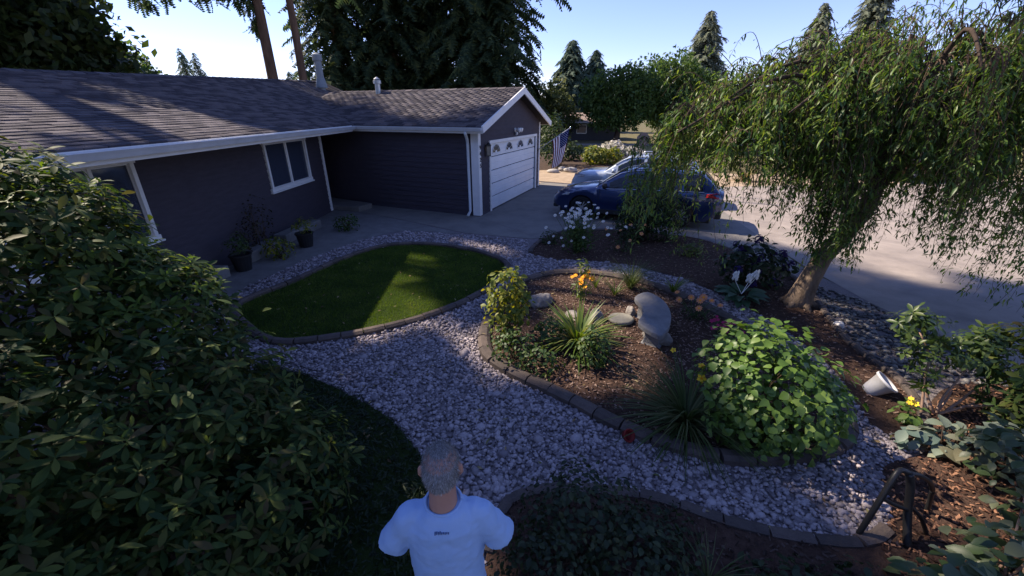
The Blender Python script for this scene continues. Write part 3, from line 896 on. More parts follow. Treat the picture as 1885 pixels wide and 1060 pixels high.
# --- lights and numbers on the garage
lan = MB()
lp = gp(D0 - .34, -.12, 1.93)
lan.box(lp + Vector((0, 0, -.16)), (.13, .13, .02)); lan.box(lp + Vector((0, 0, .14)), (.15, .15, .03))
lan.lathe([(.075, .155), (.05, .20), (.015, .23)], lp, 10)
for sx in (-.055, .055):
    for sy in (-.055, .055): lan.box(lp + Vector((sx, sy, -.01)), (.014, .014, .3))
lan.bar(lp + Vector((0, 0, .2)), gp(D0 - .34, .02, 2.02), .03, .03); lan.box(gp(D0 - .34, -.01, 2.0), (.10, .02, .2), (e[0], e[1], 0), (w[0], w[1], 0))
lant = lan.build('wall_lantern', M_black, house, off=HO)
MB().box(lp + Vector((0, 0, -.01)), (.095, .095, .27)).build('lantern_glass', mat('seeded_glass', (.22, .21, .18), (.3, .28, .24), 20, .2, .5), lant, off=HO)
fl = MB()
fp = gp(3.1, -.06, 2.42)
fl.box(gp(3.1, -.015, 2.42), (.13, .03, .13), (e[0], e[1], 0), (w[0], w[1], 0))
fl.tube([gp(3.1, -.02, 2.44), gp(3.1, -.10, 2.46)], .02, 8)
for s_ in (-.1, .12):
    c_ = gp(3.1 + s_, -.13, 2.45)
    fl.lathe([(.03, 0), (.055, -.02), (.075, -.12), (.065, -.125)], c_, 12, X=(e[0], e[1], 0), Y=(.3, -.1, .95), Z=Vector((w[0], w[1], .35)).normalized())
    fl.tube([gp(3.1, -.08, 2.46), c_], .014, 6)
fl.lathe([(.03, 0), (.05, -.03), (.05, -.09), (.02, -.11)], gp(3.1, -.07, 2.36), 12)
fl.build('flood_light', M_trim, house, off=HO, smooth=True)
for k, ch in enumerate('9425'):
    tc = bpy.data.curves.new('house_digit', 'FONT'); tc.body = ch; tc.size = .17; tc.extrude = .006; tc.align_x = 'CENTER'
    tc.materials.append(M_black)
    to_ = bpy.data.objects.new('digit_outline', tc)
    me = bpy.data.meshes.new_from_object(to_); bpy.data.objects.remove(to_)
    o = link('house_digit', me, house)
    p = gp(.065, -.045, 1.98 - k * .172) - Vector(HO)
    X_ = Vector((e[0], e[1], 0)); Z_ = Vector((-w[0], -w[1], 0)); Yv = Vector((0, 0, 1))
    Mx = Matrix.Identity(4)
    for i_ in range(3): Mx[i_][0] = X_[i_]; Mx[i_][1] = Yv[i_]; Mx[i_][2] = Z_[i_]; Mx[i_][3] = p[i_]
    o.matrix_local = Mx
# --- porch slab, vent pipes
MB().prism([(-5.9, 13.42), (-5.0, 13.15), (-4.75, 13.75), (-6.9, 15.0), (-7.5, 14.9), (-7.5, 13.45)], 0, .16).build('porch_step', M_conc, house, off=HO, bevel=.012)
cp = (-8.55, 20.3)
ch_ = MB().lathe([(.15, 3.6), (.15, 5.05), (.20, 5.06), (.20, 5.30), (.05, 5.38)], (*cp, 0), 16)
ch_.lathe([(.26, 4.0), (.19, 4.3), (.16, 4.4)], (*cp, 0), 16)
ch_.build('chimney_flue', mat('flue_paint', (.20, .23, .25), (.16, .185, .20), 5, .5, .4), house, off=HO, smooth=False)
vp_ = (-5.15, 17.3)
MB().lathe([(.10, 3.5), (.10, 3.98), (.15, 3.99), (.15, 4.10), (.10, 4.12), (.13, 4.15), (.02, 4.22)], (*vp_, 0), 14).build('roof_vent', M_metal, house, off=HO)
# the low concrete edge and blocks along the wing
M_block = mat('concrete_block', (.22, .21, .20), (.16, .155, .15), 5, .9, .2, bump=.3)

# ================================================================== TREES
M_bark = mat('bark', (.085, .062, .048), (.045, .034, .028), 9, .95, .1, bump=.8, bscale=30, stretch=(1, 1, .25))
M_firbark = mat('fir_bark', (.16, .105, .075), (.07, .048, .038), 5, .95, .1, bump=.8, bscale=14, stretch=(1, 1, .2))
M_fir = leafmat('fir_needles', [(.018, .034, .018), (.034, .058, .027), (.075, .098, .038)], .7, .15, .3)
M_fir2 = leafmat('blue_fir_needles', [(.045, .075, .055), (.07, .105, .072), (.10, .135, .085)], .7, .15, .15)
M_fir3 = leafmat('pale_fir_needles', [(.10, .125, .085), (.15, .17, .11), (.20, .21, .14)], .7, .15, .15)
M_broad = leafmat('dark_broadleaf', [(.012, .024, .008), (.022, .042, .012), (.045, .07, .018)], .55, .3, .25)
M_broad2 = leafmat('mid_broadleaf', [(.035, .070, .020), (.060, .110, .028), (.10, .15, .04)], .55, .3, .35)
CL1 = clump_proto(6, 1.0, 3, .55)
TANEL = math.tan(R(SUN_EL))
PERP = np.array([.454, .891])
def ck(P):
    """sun-ray coordinates: points on one sun ray share them"""
    P = np.atleast_2d(P)
    c = P[:, 0] * PERP[0] + P[:, 1] * PERP[1]
    a = -P[:, 0] * TRAVEL[0] - P[:, 1] * TRAVEL[1]
    return np.stack([c, P[:, 2] - TANEL * a], 1)
# openings in the tall trees' canopy through which the sun reaches the garden
GAPS = [
    [(-2.88, 4.82, 0), (-3.12, 6.1, 0), (-1.9, 6.31, 0), (-1.28, 6.0, 0), (-1.43, 5.44, 0), (-1.97, 5.04, 0)],
    [(-2.55, 6.9, 0), (-2.76, 8.7, 0), (-2.0, 8.6, 0), (-1.65, 8.0, 0), (-1.75, 7.5, 0), (-2.0, 7.3, 0)],
    [(-0.7, 4.82, 0), (-0.19, 5.44, 0), (0.16, 4.42, 0), (0.05, 4.08, 0), (-0.28, 3.97, 0)],
    [(-1.31, 9.59, 0), (-1.29, 10.06, 0), (-0.16, 9.37, 0), (-0.28, 8.76, 0)],
    [(0.6, 6.92, .1), (1.31, 7.79, .1), (2.47, 7.19, .1), (2.43, 6.0, .1), (2.1, 4.66, .1), (1.65, 3.8, .1), (1.0, 3.95, .1), (0.6, 5.43, .1)],
    [(2.6, 2.5, 0), (3.1, 2.95, 0), (3.95, 2.95, 0), (4.3, 2.5, 0), (3.6, 1.9, 0), (2.9, 1.95, 0)],
    [(5.8, 20, 0), (6.1, 12.4, 0), (7.52, 11.9, 0), (8.64, 9.9, 0), (9.82, 7.16, 0), (20, 8.4, 0), (30, 14, 0), (26, 24, 0), (10, 24, 0)],
    [(6.49, 7.3, 0), (6.85, 7.5, 0), (6.93, 6.54, 0), (6.6, 6.38, 0)],
    [(7.58, 8.06, 0), (8.43, 7.74, 0), (8.39, 7.03, 0), (7.79, 7.16, 0)],
    [(4.88, 5.8, 0), (5.19, 6.0, 0), (4.69, 3.87, 0), (4.48, 3.77, 0)],
    [(-2.6, 16.2, 3.46), (0.2, 15.4, 3.65), (-0.15, 13.8, 3.02), (-2.06, 14.9, 3.27)],
    # bands of sun on the roof
    [(-8.7, 8.3, 3.55), (-8.15, 9.5, 3.44), (-6.5, 8.8, 3.0), (-4.9, 8.2, 2.6), (-4.8, 7.2, 2.6), (-7.4, 8.4, 3.2)],
    [(-8.9, 7.6, 3.6), (-7.0, 7.4, 3.1), (-4.8, 6.75, 2.6), (-4.7, 5.1, 2.6), (-6.98, 6.25, 3.08), (-8.6, 6.9, 3.5)],
    [(-6.3, 5.2, 2.9), (-4.7, 4.3, 2.6), (-4.6, 3.2, 2.6), (-7, 4, 3.1)],
]
SPOTS = [(5.2, 5.0, 2.6, .6), (6.1, 5.2, 3.0, .5), (4.9, 6.0, .6, .4), (4.6, 5.2, 2.75, .75), (2.4, 5.7, 2.4, .5), (5.6, 4.9, 2.1, .7), (6.6, 5.0, 1.5, .7), (3.7, 5.5, 2.6, .4), (5.4, 5.6, 3.5, .35), (7.2, 5.6, 2.6, .6), (-.03, 4.85, .95, .38), (.86, 4.8, .5, .4), (4.58, 5.2, 3.0, .42), (4.66, 5.2, 2.5, .42), (2.15, 5.8, 2.8, .3), (3.68, 5.4, 2.1, .35), (4.79, 5.8, 1.6, .45), (5.8, 5, 1.9, .5), (6.42, 5, 1.5, .5),
         (4.7, 6.1, .25, .28), (4.35, 3.6, .76, .38), (4.2, 3.7, 1.02, .38), (4.6, 3.5, .2, .4), (4.25, 3.8, .14, .25), (2.2, 3.1, 1.25, .5), (2.35, 2.9, .8, .42), (2.75, 3.0, 1.0, .4), (-3.0, 2.6, 2.6, .55),
         (-3.3, 2.9, 2.6, .5), (-2.9, 3.0, 2.3, .35), (3.1, 2.2, .39, .4), (3.76, 6, 2.1, .3), (2.85, 6.0, 2.7, .25), (5.4, 5.2, 3.2, .35), (6.4, 5.6, 2.6, .4), (-.38, 1.26, 1.74, -.25), (3.3, 5.2, 3.2, .3)]
def widen(g, d=.55):
    c_ = g.mean(0); r_ = g - c_; l_ = np.linalg.norm(r_, axis=1, keepdims=True)
    return c_ + r_ * (1 + d / np.maximum(l_, .05))
GAPS2 = [widen(ck(np.array(g, float))) for g in GAPS]
SP2 = [(ck(np.array([s[:3]]))[0], s[3]) for s in SPOTS]
def open_to_sun(P):
    q = ck(P); k = np.zeros(len(q), bool)
    for g in GAPS2: k |= in_poly(q, [tuple(x) for x in g])
    for c_, r_ in SP2: k |= np.linalg.norm(q - c_, axis=1) < r_ + .42
    return k

def trunk_mesh(pts, r, parent, base, m=M_bark, seg=10, name='trunk'):
    return MB().tube([(p[0] - base[0], p[1] - base[1], p[2] - base[2]) for p in pts], r, seg).build(name, m, parent, smooth=True)

def lobe_tree(name, x, y, h, lobes, label, m=M_broad, n=1400, size=.8, tr=.3, proto=CL1, sunfilter=False, group=None, trunk_top=None, shell=.45, avoid=None):
    t = thing(name, (x, y, 0), label, 'tree', group)
    pts = []
    vol = np.array([l[3] * l[4] * l[5] for l in lobes]) ** .67; vol /= vol.sum()
    for l, f in zip(lobes, vol):
        k = int(n * f); u = unit(rng.normal(size=(k, 3))); r = rng.uniform(shell, 1.0, k) ** .7
        p = np.array(l[:3]) + u * r[:, None] * np.array(l[3:6]) * (1 + .16 * np.sin(3 * u[:, :1] * 2 + l[0]) + .14 * np.sin(7 * u[:, 1:2] + l[1]))
        pts.append(p)
    P = np.concatenate(pts) + np.array([x, y, 0])
    if sunfilter: P = P[~open_to_sun(P)]
    if avoid is not None: P = P[~avoid(P)]
    rot = rotmats(unit(rng.normal(size=(len(P), 3))), unit(rng.normal(size=(len(P), 3))))
    V, F = instance(proto, P - np.array([x, y, 0]), rot, rng.uniform(.6, 1.15, len(P)) * size)
    o = link('crown', np_mesh('crown', V, F, m), t)
    tt = trunk_top or h * .75
    zs = np.linspace(0, tt, 7)
    MB().tube([(.25 * math.sin(z * .35), .2 * math.sin(z * .5 + 1), z) for z in zs], [tr * (1 - .75 * z / tt) for z in zs], 10).build('trunk', M_bark, t, smooth=True)
    lm = MB()
    for l in lobes[:7]:
        z0 = min(tt * .9, max(1.0, l[2] * .55))
        lm.tube([(.25 * math.sin(z0 * .35), .2 * math.sin(z0 * .5 + 1), z0), (l[0] * .5, l[1] * .5, (z0 + l[2]) / 2 + .3), (l[0], l[1], l[2])], [tr * .4, tr * .25, tr * .08], 6)
    lm.build('limb', M_bark, t, smooth=True)
    return t

def conifer(name, x, y, h, r, label, m=M_fir, z0=1.5, n=190, spray=1.0, tr=.3, dens=1.0, taper=.8, group=None, droop=.35, filt=None, azi=None, bark=M_firbark):
    t = thing(name, (x, y, 0), label, 'tree', group)
    zs = np.linspace(0, h, 8)
    MB().tube([(.04 * h * .1 * math.sin(z * .2), 0, z) for z in zs], [tr * (1 - .93 * z / h) for z in zs], 9).build('trunk', bark, t, smooth=True)
    pos, dr, sc = [], [], []
    for i in range(n):
        f = (i + rng.random()) / n
        z = z0 + (h - z0) * f
        L = r * ((1 - f) ** taper) * rng.uniform(.62, 1.12) + .15
        if rng.random() < .08: L *= 1.3
        az = i * 2.399 + rng.normal() * .3 if azi is None else rng.uniform(*azi)
        k = max(3, int(L / (.30 * spray) * dens))
        for j in range(k):
            s_ = (j + .6) / k
            p = np.array([math.cos(az) * L * s_, math.sin(az) * L * s_, z - droop * L * s_ ** 1.5 + .10 * L * s_])
            d_ = np.array([math.cos(az + rng.normal() * .7), math.sin(az + rng.normal() * .7), -.35 - .4 * rng.random()])
            pos.append(p); dr.append(d_); sc.append(spray * rng.uniform(.65, 1.15) * (.55 + .45 * min(1, L)))
    P = np.array(pos) + np.array([x, y, 0]); D = unit(np.array(dr)); S = np.array(sc)
    if filt is not None:
        k = ~filt(P); P, D, S = P[k], D[k], S[k]
    rot = rotmats(D, unit(np.array([0, 0, 1.]) + rng.normal(size=(len(P), 3)) * .35))
    V, F = instance(SPRAY, P - np.array([x, y, 0]), rot, S)
    link('crown', np_mesh('crown', V, F, m), t)
    return t

# tall trees left of the frame that shade the garden
for (c_, a_, zl, zh, rr, lab) in [(-1.2, 24, 12, 31, 4.0, 'tallest dark tree left of the house roof'), (3.0, 22, 10, 29, 3.8, 'tall tree close behind the left end of the house'),
                                 (6.2, 26, 15, 33, 3.4, 'tall tree behind the ridge at the left edge'), (9.2, 34, 20, 40, 2.7, 'very tall tree far behind the left end of the roof')]:
    x_, y_ = np.array(PERP) * c_ - TRAVEL * a_
    lobes = []
    nl = 7
    for k in range(nl):
        zz = zl + (zh - zl) * (k + .5) / nl
        lobes.append((rr * .35 * math.cos(k * 2.1), rr * .35 * math.sin(k * 2.1), zz, rr * .85, rr * .85, (zh - zl) / nl * 1.05))
    lobe_tree('tall_shade_tree', x_, y_, zh, lobes, lab, M_broad, 13500, .40, .35, sunfilter=True, trunk_top=zh * .85, shell=.15)

# unseen trees added behind the camera to cut skylight and deepen the shade
for k, (x_, y_, h_) in enumerate([(-13, -4, 15), (12, -9, 15)]):
    lobes = [(0, 0, h_ * .45, 3.8, 3.4, 4.2), (1, .5, h_ * .72, 3.2, 3.0, 3.8), (-1.2, -.5, h_ * .28, 3.4, 3.0, 2.8), (1.2, -.4, h_ * .25, 3.2, 3, 2.6)]
    lobe_tree('skylight_screen_tree', x_, y_, h_, lobes, ['unseen shade tree added behind the camera by the house', 'unseen shade tree added behind the camera by the street'][k], M_broad, 900, 1.1, .3, group='unseen trees added to cut skylight')
# dark leafy mass at the upper left, seen over the ridge
lobe_tree('dark_leafy_tree', -23.6, 21.6, 11, [(0, 0, 8, 4.2, 4, 4.2), (-2, 1, 6, 3.5, 3.2, 3.2), (2.2, 0, 6.0, 2.8, 2.6, 2.9), (1.5, 1.5, 4.6, 3.2, 2.6, 2.2)], 'dark leafy tree filling the upper left corner above the roof', M_broad, 3600, .62, .35, shell=.3)
lobe_tree('olive_leafy_tree', -27.5, 31.5, 7, [(0, 0, 5.2, 2.4, 2.0, 2.4), (1.8, 0, 4.4, 1.8, 1.8, 1.7), (-2, 0, 5.5, 2.4, 2, 2.2)], 'small olive tree on the ridge line right of the dark leafy tree', M_broad2, 900, .6, .25)
for (x_, y_, h_, r_, lab) in [(-60, 84, 13.6, 3.2, 'small far conifer nearest the dark leafy tree'), (-57.0, 80, 12.4, 2.3, 'left of the two small far conifers over the ridge'), (-53.5, 78, 12.2, 2.9, 'right of the two small far conifers over the ridge'),
                               (-38, 78, 9.4, 2.5, 'tiny conifer tip on the ridge just left of the bare pine trunks'), (-62, 78, 12.0, 3.4, 'far conifer half hidden by the olive tree')]:
    conifer('far_conifer', x_, y_, h_, r_, lab, M_fir2, 1, 120, .9, .2, group='small conifers far behind the roof')

# two pines with long bare trunks
def high_only(P):   # keep sun on the street
    q = ck(P)
    return in_poly(q, [tuple(x) for x in widen(ck(np.array([(.6, 17.5, 0), (0, 27, 0), (26, 27, 0), (30, 14, 0), (9.8, 7, 0), (6, 11.5, 0), (6, 16, 0)], float)), 1.6)])
for x_, y_, h_, tr_, lab in [(-13.75, 26, 27, .34, 'pine with long bare trunk, left of the pair behind the ridge'), (-12.15, 26.3, 25, .27, 'pine with slim bare trunk, right of the pair behind the ridge')]:
    t = conifer('bare_trunk_pine', x_, y_, h_, 4.2, lab, M_fir, 10.5, 150, 1.0, tr_, .8, .5, 'bare-trunk pines', filt=high_only)
    tw = [(0, 0, 0), (-.08, 0, 4), (.02, 0, 7), (.1, 0, 10)]
# hanging boughs of the left pine that dip into the frame
tb = bpy.data.objects['bare_trunk_pine']
pos, dr = [], []
bm_ = MB()
for (x1, z1, dz) in [(-6.6, 8.7, .55), (-5.4, 9.3, .5), (-3.6, 9.3, .9), (-2.6, 9.3, .75), (-1.4, 8.9, .6), (-.8, 8.7, .7), (-.5, 7.4, .3)]:
    pr_ = [(0, 0, z1 + 1.6), (x1 * .5, .2, z1 + 1.1), (x1, .3, z1)]
    bm_.tube(pr_, [.07, .05, .02], 5)
    for k in range(46):
        f = rng.random() ** .6; p = np.array([x1 * f + rng.normal() * .15, .3 * f + rng.normal() * .3, z1 + 1.6 - 1.6 * f ** 1.3 - rng.random() * dz])
        pos.append(p); dr.append([rng.normal() * .4, rng.normal() * .4, -1])
P = np.array(pos); rot = rotmats(unit(np.array(dr)), unit(rng.normal(size=(len(P), 3))))
V, F = instance(SPRAY, P, rot, rng.uniform(.4, .75, len(P)))
link('hanging_bough', np_mesh('hanging_bough', V, F, M_fir), tb)
bm_.build('bough_limb', M_firbark, tb)
# foliage on the trunk's left edge
# big dark firs behind the garage
conifer('dark_fir', -17.6, 47, 34, 4.6, 'dark fir with ragged drooping boughs right of the bare pine trunks', M_fir, 2, 420, 1.5, .55, 1.1, .4, droop=.6)
conifer('dark_fir', -12.6, 49, 36, 5.2, 'broad dark fir in the middle of the group behind the chimney', M_fir, 2, 460, 1.6, .6, 1.1, .4, droop=.55)
conifer('dark_fir', -3.1, 47, 33, 6.6, 'biggest dark fir rising straight behind the garage roof', M_fir, 1.5, 560, 1.6, .6, 1.15, .36, droop=.5)
conifer('dark_fir', -9.2, 52, 22, 3.2, 'slim fir between the two broad dark firs', M_fir, 2, 300, 1.4, .4, 1.6, .45, droop=.5)
# trees beyond the street
lobe_tree('pale_shrub_tree', 4.3, 50, 6.5, [(0, 0, 3.3, 2.6, 2, 2.9), (-1, 0, 2.4, 2.2, 1.8, 2.2), (1.6, 0, 2.4, 1.6, 1.6, 2)], 'pale olive tree right beside the garage gable', mat_pale := leafmat('pale_olive_leaf', [(.06, .08, .025), (.09, .11, .035), (.13, .14, .05)], .6, .2, .3), 900, .55, .22)
conifer('blue_fir', 9.3, 72, 13.2, 5.6, 'blue green fir right of the garage gable, taller of the pair', M_fir2, 1, 300, 1.2, .35, 1.8, .75)
conifer('blue_fir', 13.1, 72, 11.9, 4.6, 'blue green fir beside the taller one above the flag', M_fir2, 1, 270, 1.1, .3, 1.8, .75)
lobe_tree('maple_tree', 10.6, 44, 7.5, [(0, 0, 4.9, 3.0, 2.6, 2.1), (2.0, 0, 4.6, 2.3, 2.2, 1.9), (-2.0, .4, 4.0, 1.7, 2, 1.6), (.6, -.6, 3.0, 2.4, 2.0, 1.4), (-1.2, -.4, 2.6, 1.6, 1.6, 1.2)], 'round leafy maple shading the far house', M_broad2, 2400, .5, .28, trunk_top=4)
lobe_tree('maple_tree', 16.0, 46, 9, [(0, 0, 6.0, 3.0, 2.8, 2.5), (2.4, 0, 5.0, 2.6, 2.4, 2.2), (-1.8, 0, 4.4, 2.2, 2.2, 2.0), (1, -1, 3.2, 3.2, 2.4, 1.8)], 'broad leafy tree between the far house and the weeping tree', M_broad2, 2600, .5, .3, trunk_top=4.5)
conifer('pale_fir', 29.5, 71, 16.8, 5.4, 'pale sunlit fir with pointed tip left of the weeping tree', M_fir3, 2, 345, 1.15, .35, 1.8, .8)
conifer('pale_fir', 45.4, 70, 17.5, 4.8, 'pale fir tip just showing above the weeping tree', M_fir3, 2, 315, 1.1, .35, 1.8, .8)
conifer('pale_fir', 52.8, 70, 23, 4.0, 'pale fir running out of the top edge above the weeping tree', M_fir3, 2, 360, 1.1, .4, 1.8, .55)
lobe_tree('far_hedge_tree', 24, 58, 6, [(0, 0, 3.6, 4.2, 2.5, 2.8), (5, 0, 3.2, 3.5, 2.5, 2.6), (-4, 0, 3.2, 3, 2.4, 2.4)], 'low dark tree row end behind the weeping tree', M_broad2, 1400, .6, .3)
lobe_tree('far_hedge_tree', 38, 56, 7, [(0, 0, 3.9, 5, 2.5, 3.0), (6, 0, 3.4, 4, 2.5, 2.8), (-5, 0, 3.0, 3, 2.4, 2.4)], 'wide dark tree row seen through the weeping branches', M_broad2, 1500, .6, .3)
lobe_tree('far_hedge_tree', 54, 52, 7, [(0, 0, 3.9, 6, 2.5, 3.4), (7, 0, 3.4, 5, 2.5, 3.0)], 'dark tree row behind the right end of the weeping tree', M_broad2, 1300, .7, .3)
lobe_tree('far_hedge_tree', 2.0, 62, 6, [(0, 0, 3, 3.4, 2, 2.6), (-4, 0, 3, 3, 2, 2.6)], 'low dark trees behind the far house', M_broad, 700, .6, .3)

# ------------------------------------------------------------------ the weeping tree
M_weep = leafmat('weeping_leaf', [(.034, .070, .020), (.056, .112, .027), (.092, .165, .035), (.13, .20, .04), (.17, .215, .05)], .42, .4, .42)
M_twig = mat('twig', (.11, .075, .05), (.06, .042, .03), 20, .9, .15, bump=.2)
WB = (4.87, 6.2, 0)
weep = thing('weeping_tree', WB, 'weeping tree with leaning trunk and long leafy strands over the driveway', 'tree')
M_wbark = mat('pale_bark', (.22, .165, .12), (.09, .066, .05), 7, .95, .1, bump=.8, bscale=26, stretch=(1, 1, .4))
trunk_mesh([(4.83, 6.22, -.05), (4.86, 6.2, .12), (4.92, 6.2, .45), (5.02, 6.19, .85), (5.2, 6.15, 1.25), (5.35, 6.1, 1.6), (5.4, 6.08, 1.95)], [.24, .19, .15, .13, .12, .115, .09], weep, WB, M_wbark, 14)
for k in range(6):
    a_ = k * 1.1 + .3
    MB().tube([(0, 0, .16), (.14 * math.cos(a_), .14 * math.sin(a_), .07), (.34 * math.cos(a_), .34 * math.sin(a_), -.03)], [.09, .07, .03], 7).build('root', M_wbark, weep, smooth=True)
def ztop(x): return np.interp(x, [1.7, 2.1, 2.9, 4.0, 4.7, 5.7, 6.7, 8.4, 9.2], [2.85, 3.12, 3.58, 3.90, 4.02, 4.18, 4.05, 3.7, 3.2])
def zbot(x): return np.interp(x, [1.7, 2.1, 2.65, 2.9, 3.6, 4.25, 4.6, 5.0, 5.4, 6.5, 6.9, 7.5, 9.2], [2.3, 1.5, 1.15, 1.9, 2.05, 1.95, 1.2, 1.2, 1.6, 1.55, 1.2, .35, .4])
fork = np.array([5.38, 6.08, 1.85])
limbs = MB()
anch = []
nlimb = 34
for k in range(nlimb):
    tx = 2.05 + 6.6 * (k + .5) / nlimb + rng.normal() * .15
    hw = 1.45 * math.sqrt(max(.12, 1 - ((tx - 5.3) / 3.7) ** 2))
    ty = 6.05 + rng.uniform(-1, 1) * hw
    tip = np.array([tx, ty, ztop(tx) - .35 - rng.random() * .5])
    mid = fork * .45 + tip * .55; mid[2] = ztop(mid[0]) - rng.uniform(.18, .5)
    pk = fork * .8 + tip * .2; pk[2] = fork[2] + (mid[2] - fork[2]) * .62
    path = smooth_poly([tuple(fork), tuple(pk), tuple(mid), tuple(tip)], 5, closed=False)
    limbs.tube([tuple(np.array(p) - np.array(WB)) for p in path], np.linspace(.055, .012, len(path)), 6)
    anch += [np.array(p) for p in path[6:]]
limbs.build('limb', M_bark, weep, smooth=True)
anch = np.array(anch)
lp_, ld_, ln_, ls_ = [], [], [], []
tw = MB()
def strand(pts, r0, step, lsz, loose=.03):
    path = np.array(smooth_poly([tuple(p) for p in pts], 3, closed=False))
    tw.tube([tuple(p - np.array(WB)) for p in path], list(np.linspace(r0, .002, len(path))), 3, cap=False)
    seg = np.linalg.norm(np.diff(path, axis=0), axis=1); cum = np.concatenate([[0], np.cumsum(seg)])
    for _ in range(int(cum[-1] / step)):
        t_ = rng.uniform(.06, 1.0) ** .8 * cum[-1]
        p = np.array([np.interp(t_, cum, path[:, i]) for i in range(3)]) + rng.normal(size=3) * loose
        az = rng.uniform(0, 6.283); dz = -rng.uniform(.1, 1.0); h_ = math.sqrt(max(.05, 1 - dz * dz))
        lp_.append(p); ld_.append([math.cos(az) * h_, math.sin(az) * h_, dz]); ln_.append([math.cos(az) * .8, math.sin(az) * .8, .75]); ls_.append(lsz * rng.uniform(.55, 1.25))
for b_ in range(280):
    a0 = anch[rng.integers(len(anch))] + rng.normal(size=3) * np.array([.15, .2, .08])
    a0[2] = min(a0[2], ztop(a0[0]))
    out = np.array([a0[0] - 5.3, a0[1] - 6.05]); out = out / (np.linalg.norm(out) + .3)
    fanv = out * rng.uniform(-.1, .3) + rng.normal(size=2) * .14
    zb0 = zbot(a0[0] + fanv[0] * .7)
    drop = (a0[2] - zb0) * rng.uniform(.30, 1.0) ** .8
    if drop < .25: continue
    lsz = rng.uniform(.070, .115); bare = rng.random() < .05
    reach = rng.uniform(.08, .35); rise = rng.uniform(0, .14)
    for s_ in range(rng.integers(4, 10)):
        st = a0 + rng.normal(size=3) * np.array([.06, .06, .03])
        L = drop * rng.uniform(.6, 1.08); f_ = fanv + rng.normal(size=2) * .13
        o1 = np.array([out[0] * reach * .5, out[1] * reach * .5, rise]); o2 = np.array([out[0] * reach, out[1] * reach, rise * .3 - .1 * L])
        pts = [st, st + o1, st + o2] + [st + np.array([out[0] * reach + f_[0] * L * q, out[1] * reach + f_[1] * L * q, -L * q]) for q in (.4, .7, 1.0)]
        strand(pts, .0065, .20 if bare else .036, lsz)
# short leafy sprays lying over the top of the crown
for b_ in range(180):
    x_ = rng.uniform(2.1, 8.2); hw = 1.5 * math.sqrt(max(.1, 1 - ((x_ - 5.3) / 3.7) ** 2)); v_ = rng.uniform(-1, 1)
    a0 = np.array([x_, 6.05 + v_ * hw, ztop(x_) - .55 * v_ * v_ - rng.uniform(0, .22)]); az = rng.uniform(0, 6.283); L = rng.uniform(.2, .55)
    for s_ in range(3):
        az2 = az + rng.normal() * .4; dv = np.array([math.cos(az2), math.sin(az2)]) * .4
        strand([a0, a0 + np.array([dv[0] * L * .5, dv[1] * L * .5, .05]), a0 + np.array([dv[0] * L, dv[1] * L, -.25 * L]), a0 + np.array([dv[0] * L * 1.3, dv[1] * L * 1.3, -L])], .005, .034, rng.uniform(.07, .11))
# single long strands that hang free below the crown
for b_ in range(120):
    x_ = rng.uniform(2.3, 4.6) if rng.random() < .25 else rng.uniform(5.3, 7.9); y_ = rng.uniform(5.0, 6.3); z_ = rng.uniform(1.9, 2.8); zb_ = zbot(x_) - rng.uniform(.05, .45)
    L = max(.5, z_ - max(.3, zb_)); st = np.array([x_, y_, z_]); f_ = rng.normal(size=2) * .10
    strand([st + np.array([0, .1, .15]), st] + [st + np.array([f_[0] * L * q * q, f_[1] * L * q * q, -L * q]) for q in (.35, .7, 1.0)], .005, rng.uniform(.035, .07), rng.uniform(.065, .105))
# curtains close to the trunk
for b_ in range(15):
    x_ = rng.normal(4.62, .25); y_ = rng.uniform(5.4, 5.9); z_ = rng.uniform(1.5, 2.4); a0 = np.array([x_, y_, z_]); drop = rng.uniform(.4, z_ - .75); lsz = rng.uniform(.07, .11)
    for s_ in range(6):
        st = a0 + rng.normal(size=3) * .06; L = drop * rng.uniform(.7, 1.05); f_ = rng.normal(size=2) * .12
        strand([st + np.array([.05, .15, .25]), st + np.array([0, .05, .08]), st] + [st + np.array([f_[0] * L * q, f_[1] * L * q, -L * q]) for q in (.5, 1.0)], .006, .036, lsz)
# long arching shoots standing out of the top
for b_ in range(90):
    a0 = anch[rng.integers(len(anch))].copy(); a0[2] = ztop(a0[0]) - rng.uniform(.1, .3)
    az = rng.uniform(0, 6.283); L = rng.uniform(.5, 1.1); hgt = rng.uniform(.10, .34)
    dv = np.array([math.cos(az), math.sin(az) * .6])
    pts = [a0] + [a0 + np.array([dv[0] * L * q, dv[1] * L * q, hgt * math.sin(q * 2.4) * 1.5 - .28 * q * q]) for q in (.2, .45, .75, 1.0)]
    strand(pts, .007, .055, .08, .015)
o = tw.build('hanging_twigs', M_twig, weep); o['kind'] = 'stuff'
P = np.array(lp_); print('weeping leaves', len(P))
foliage(weep, LANCE, P, rotmats(unit(np.array(ld_)), unit(np.array(ln_) + rng.normal(size=(len(P), 3)) * .3)), np.array(ls_), M_weep, 280)

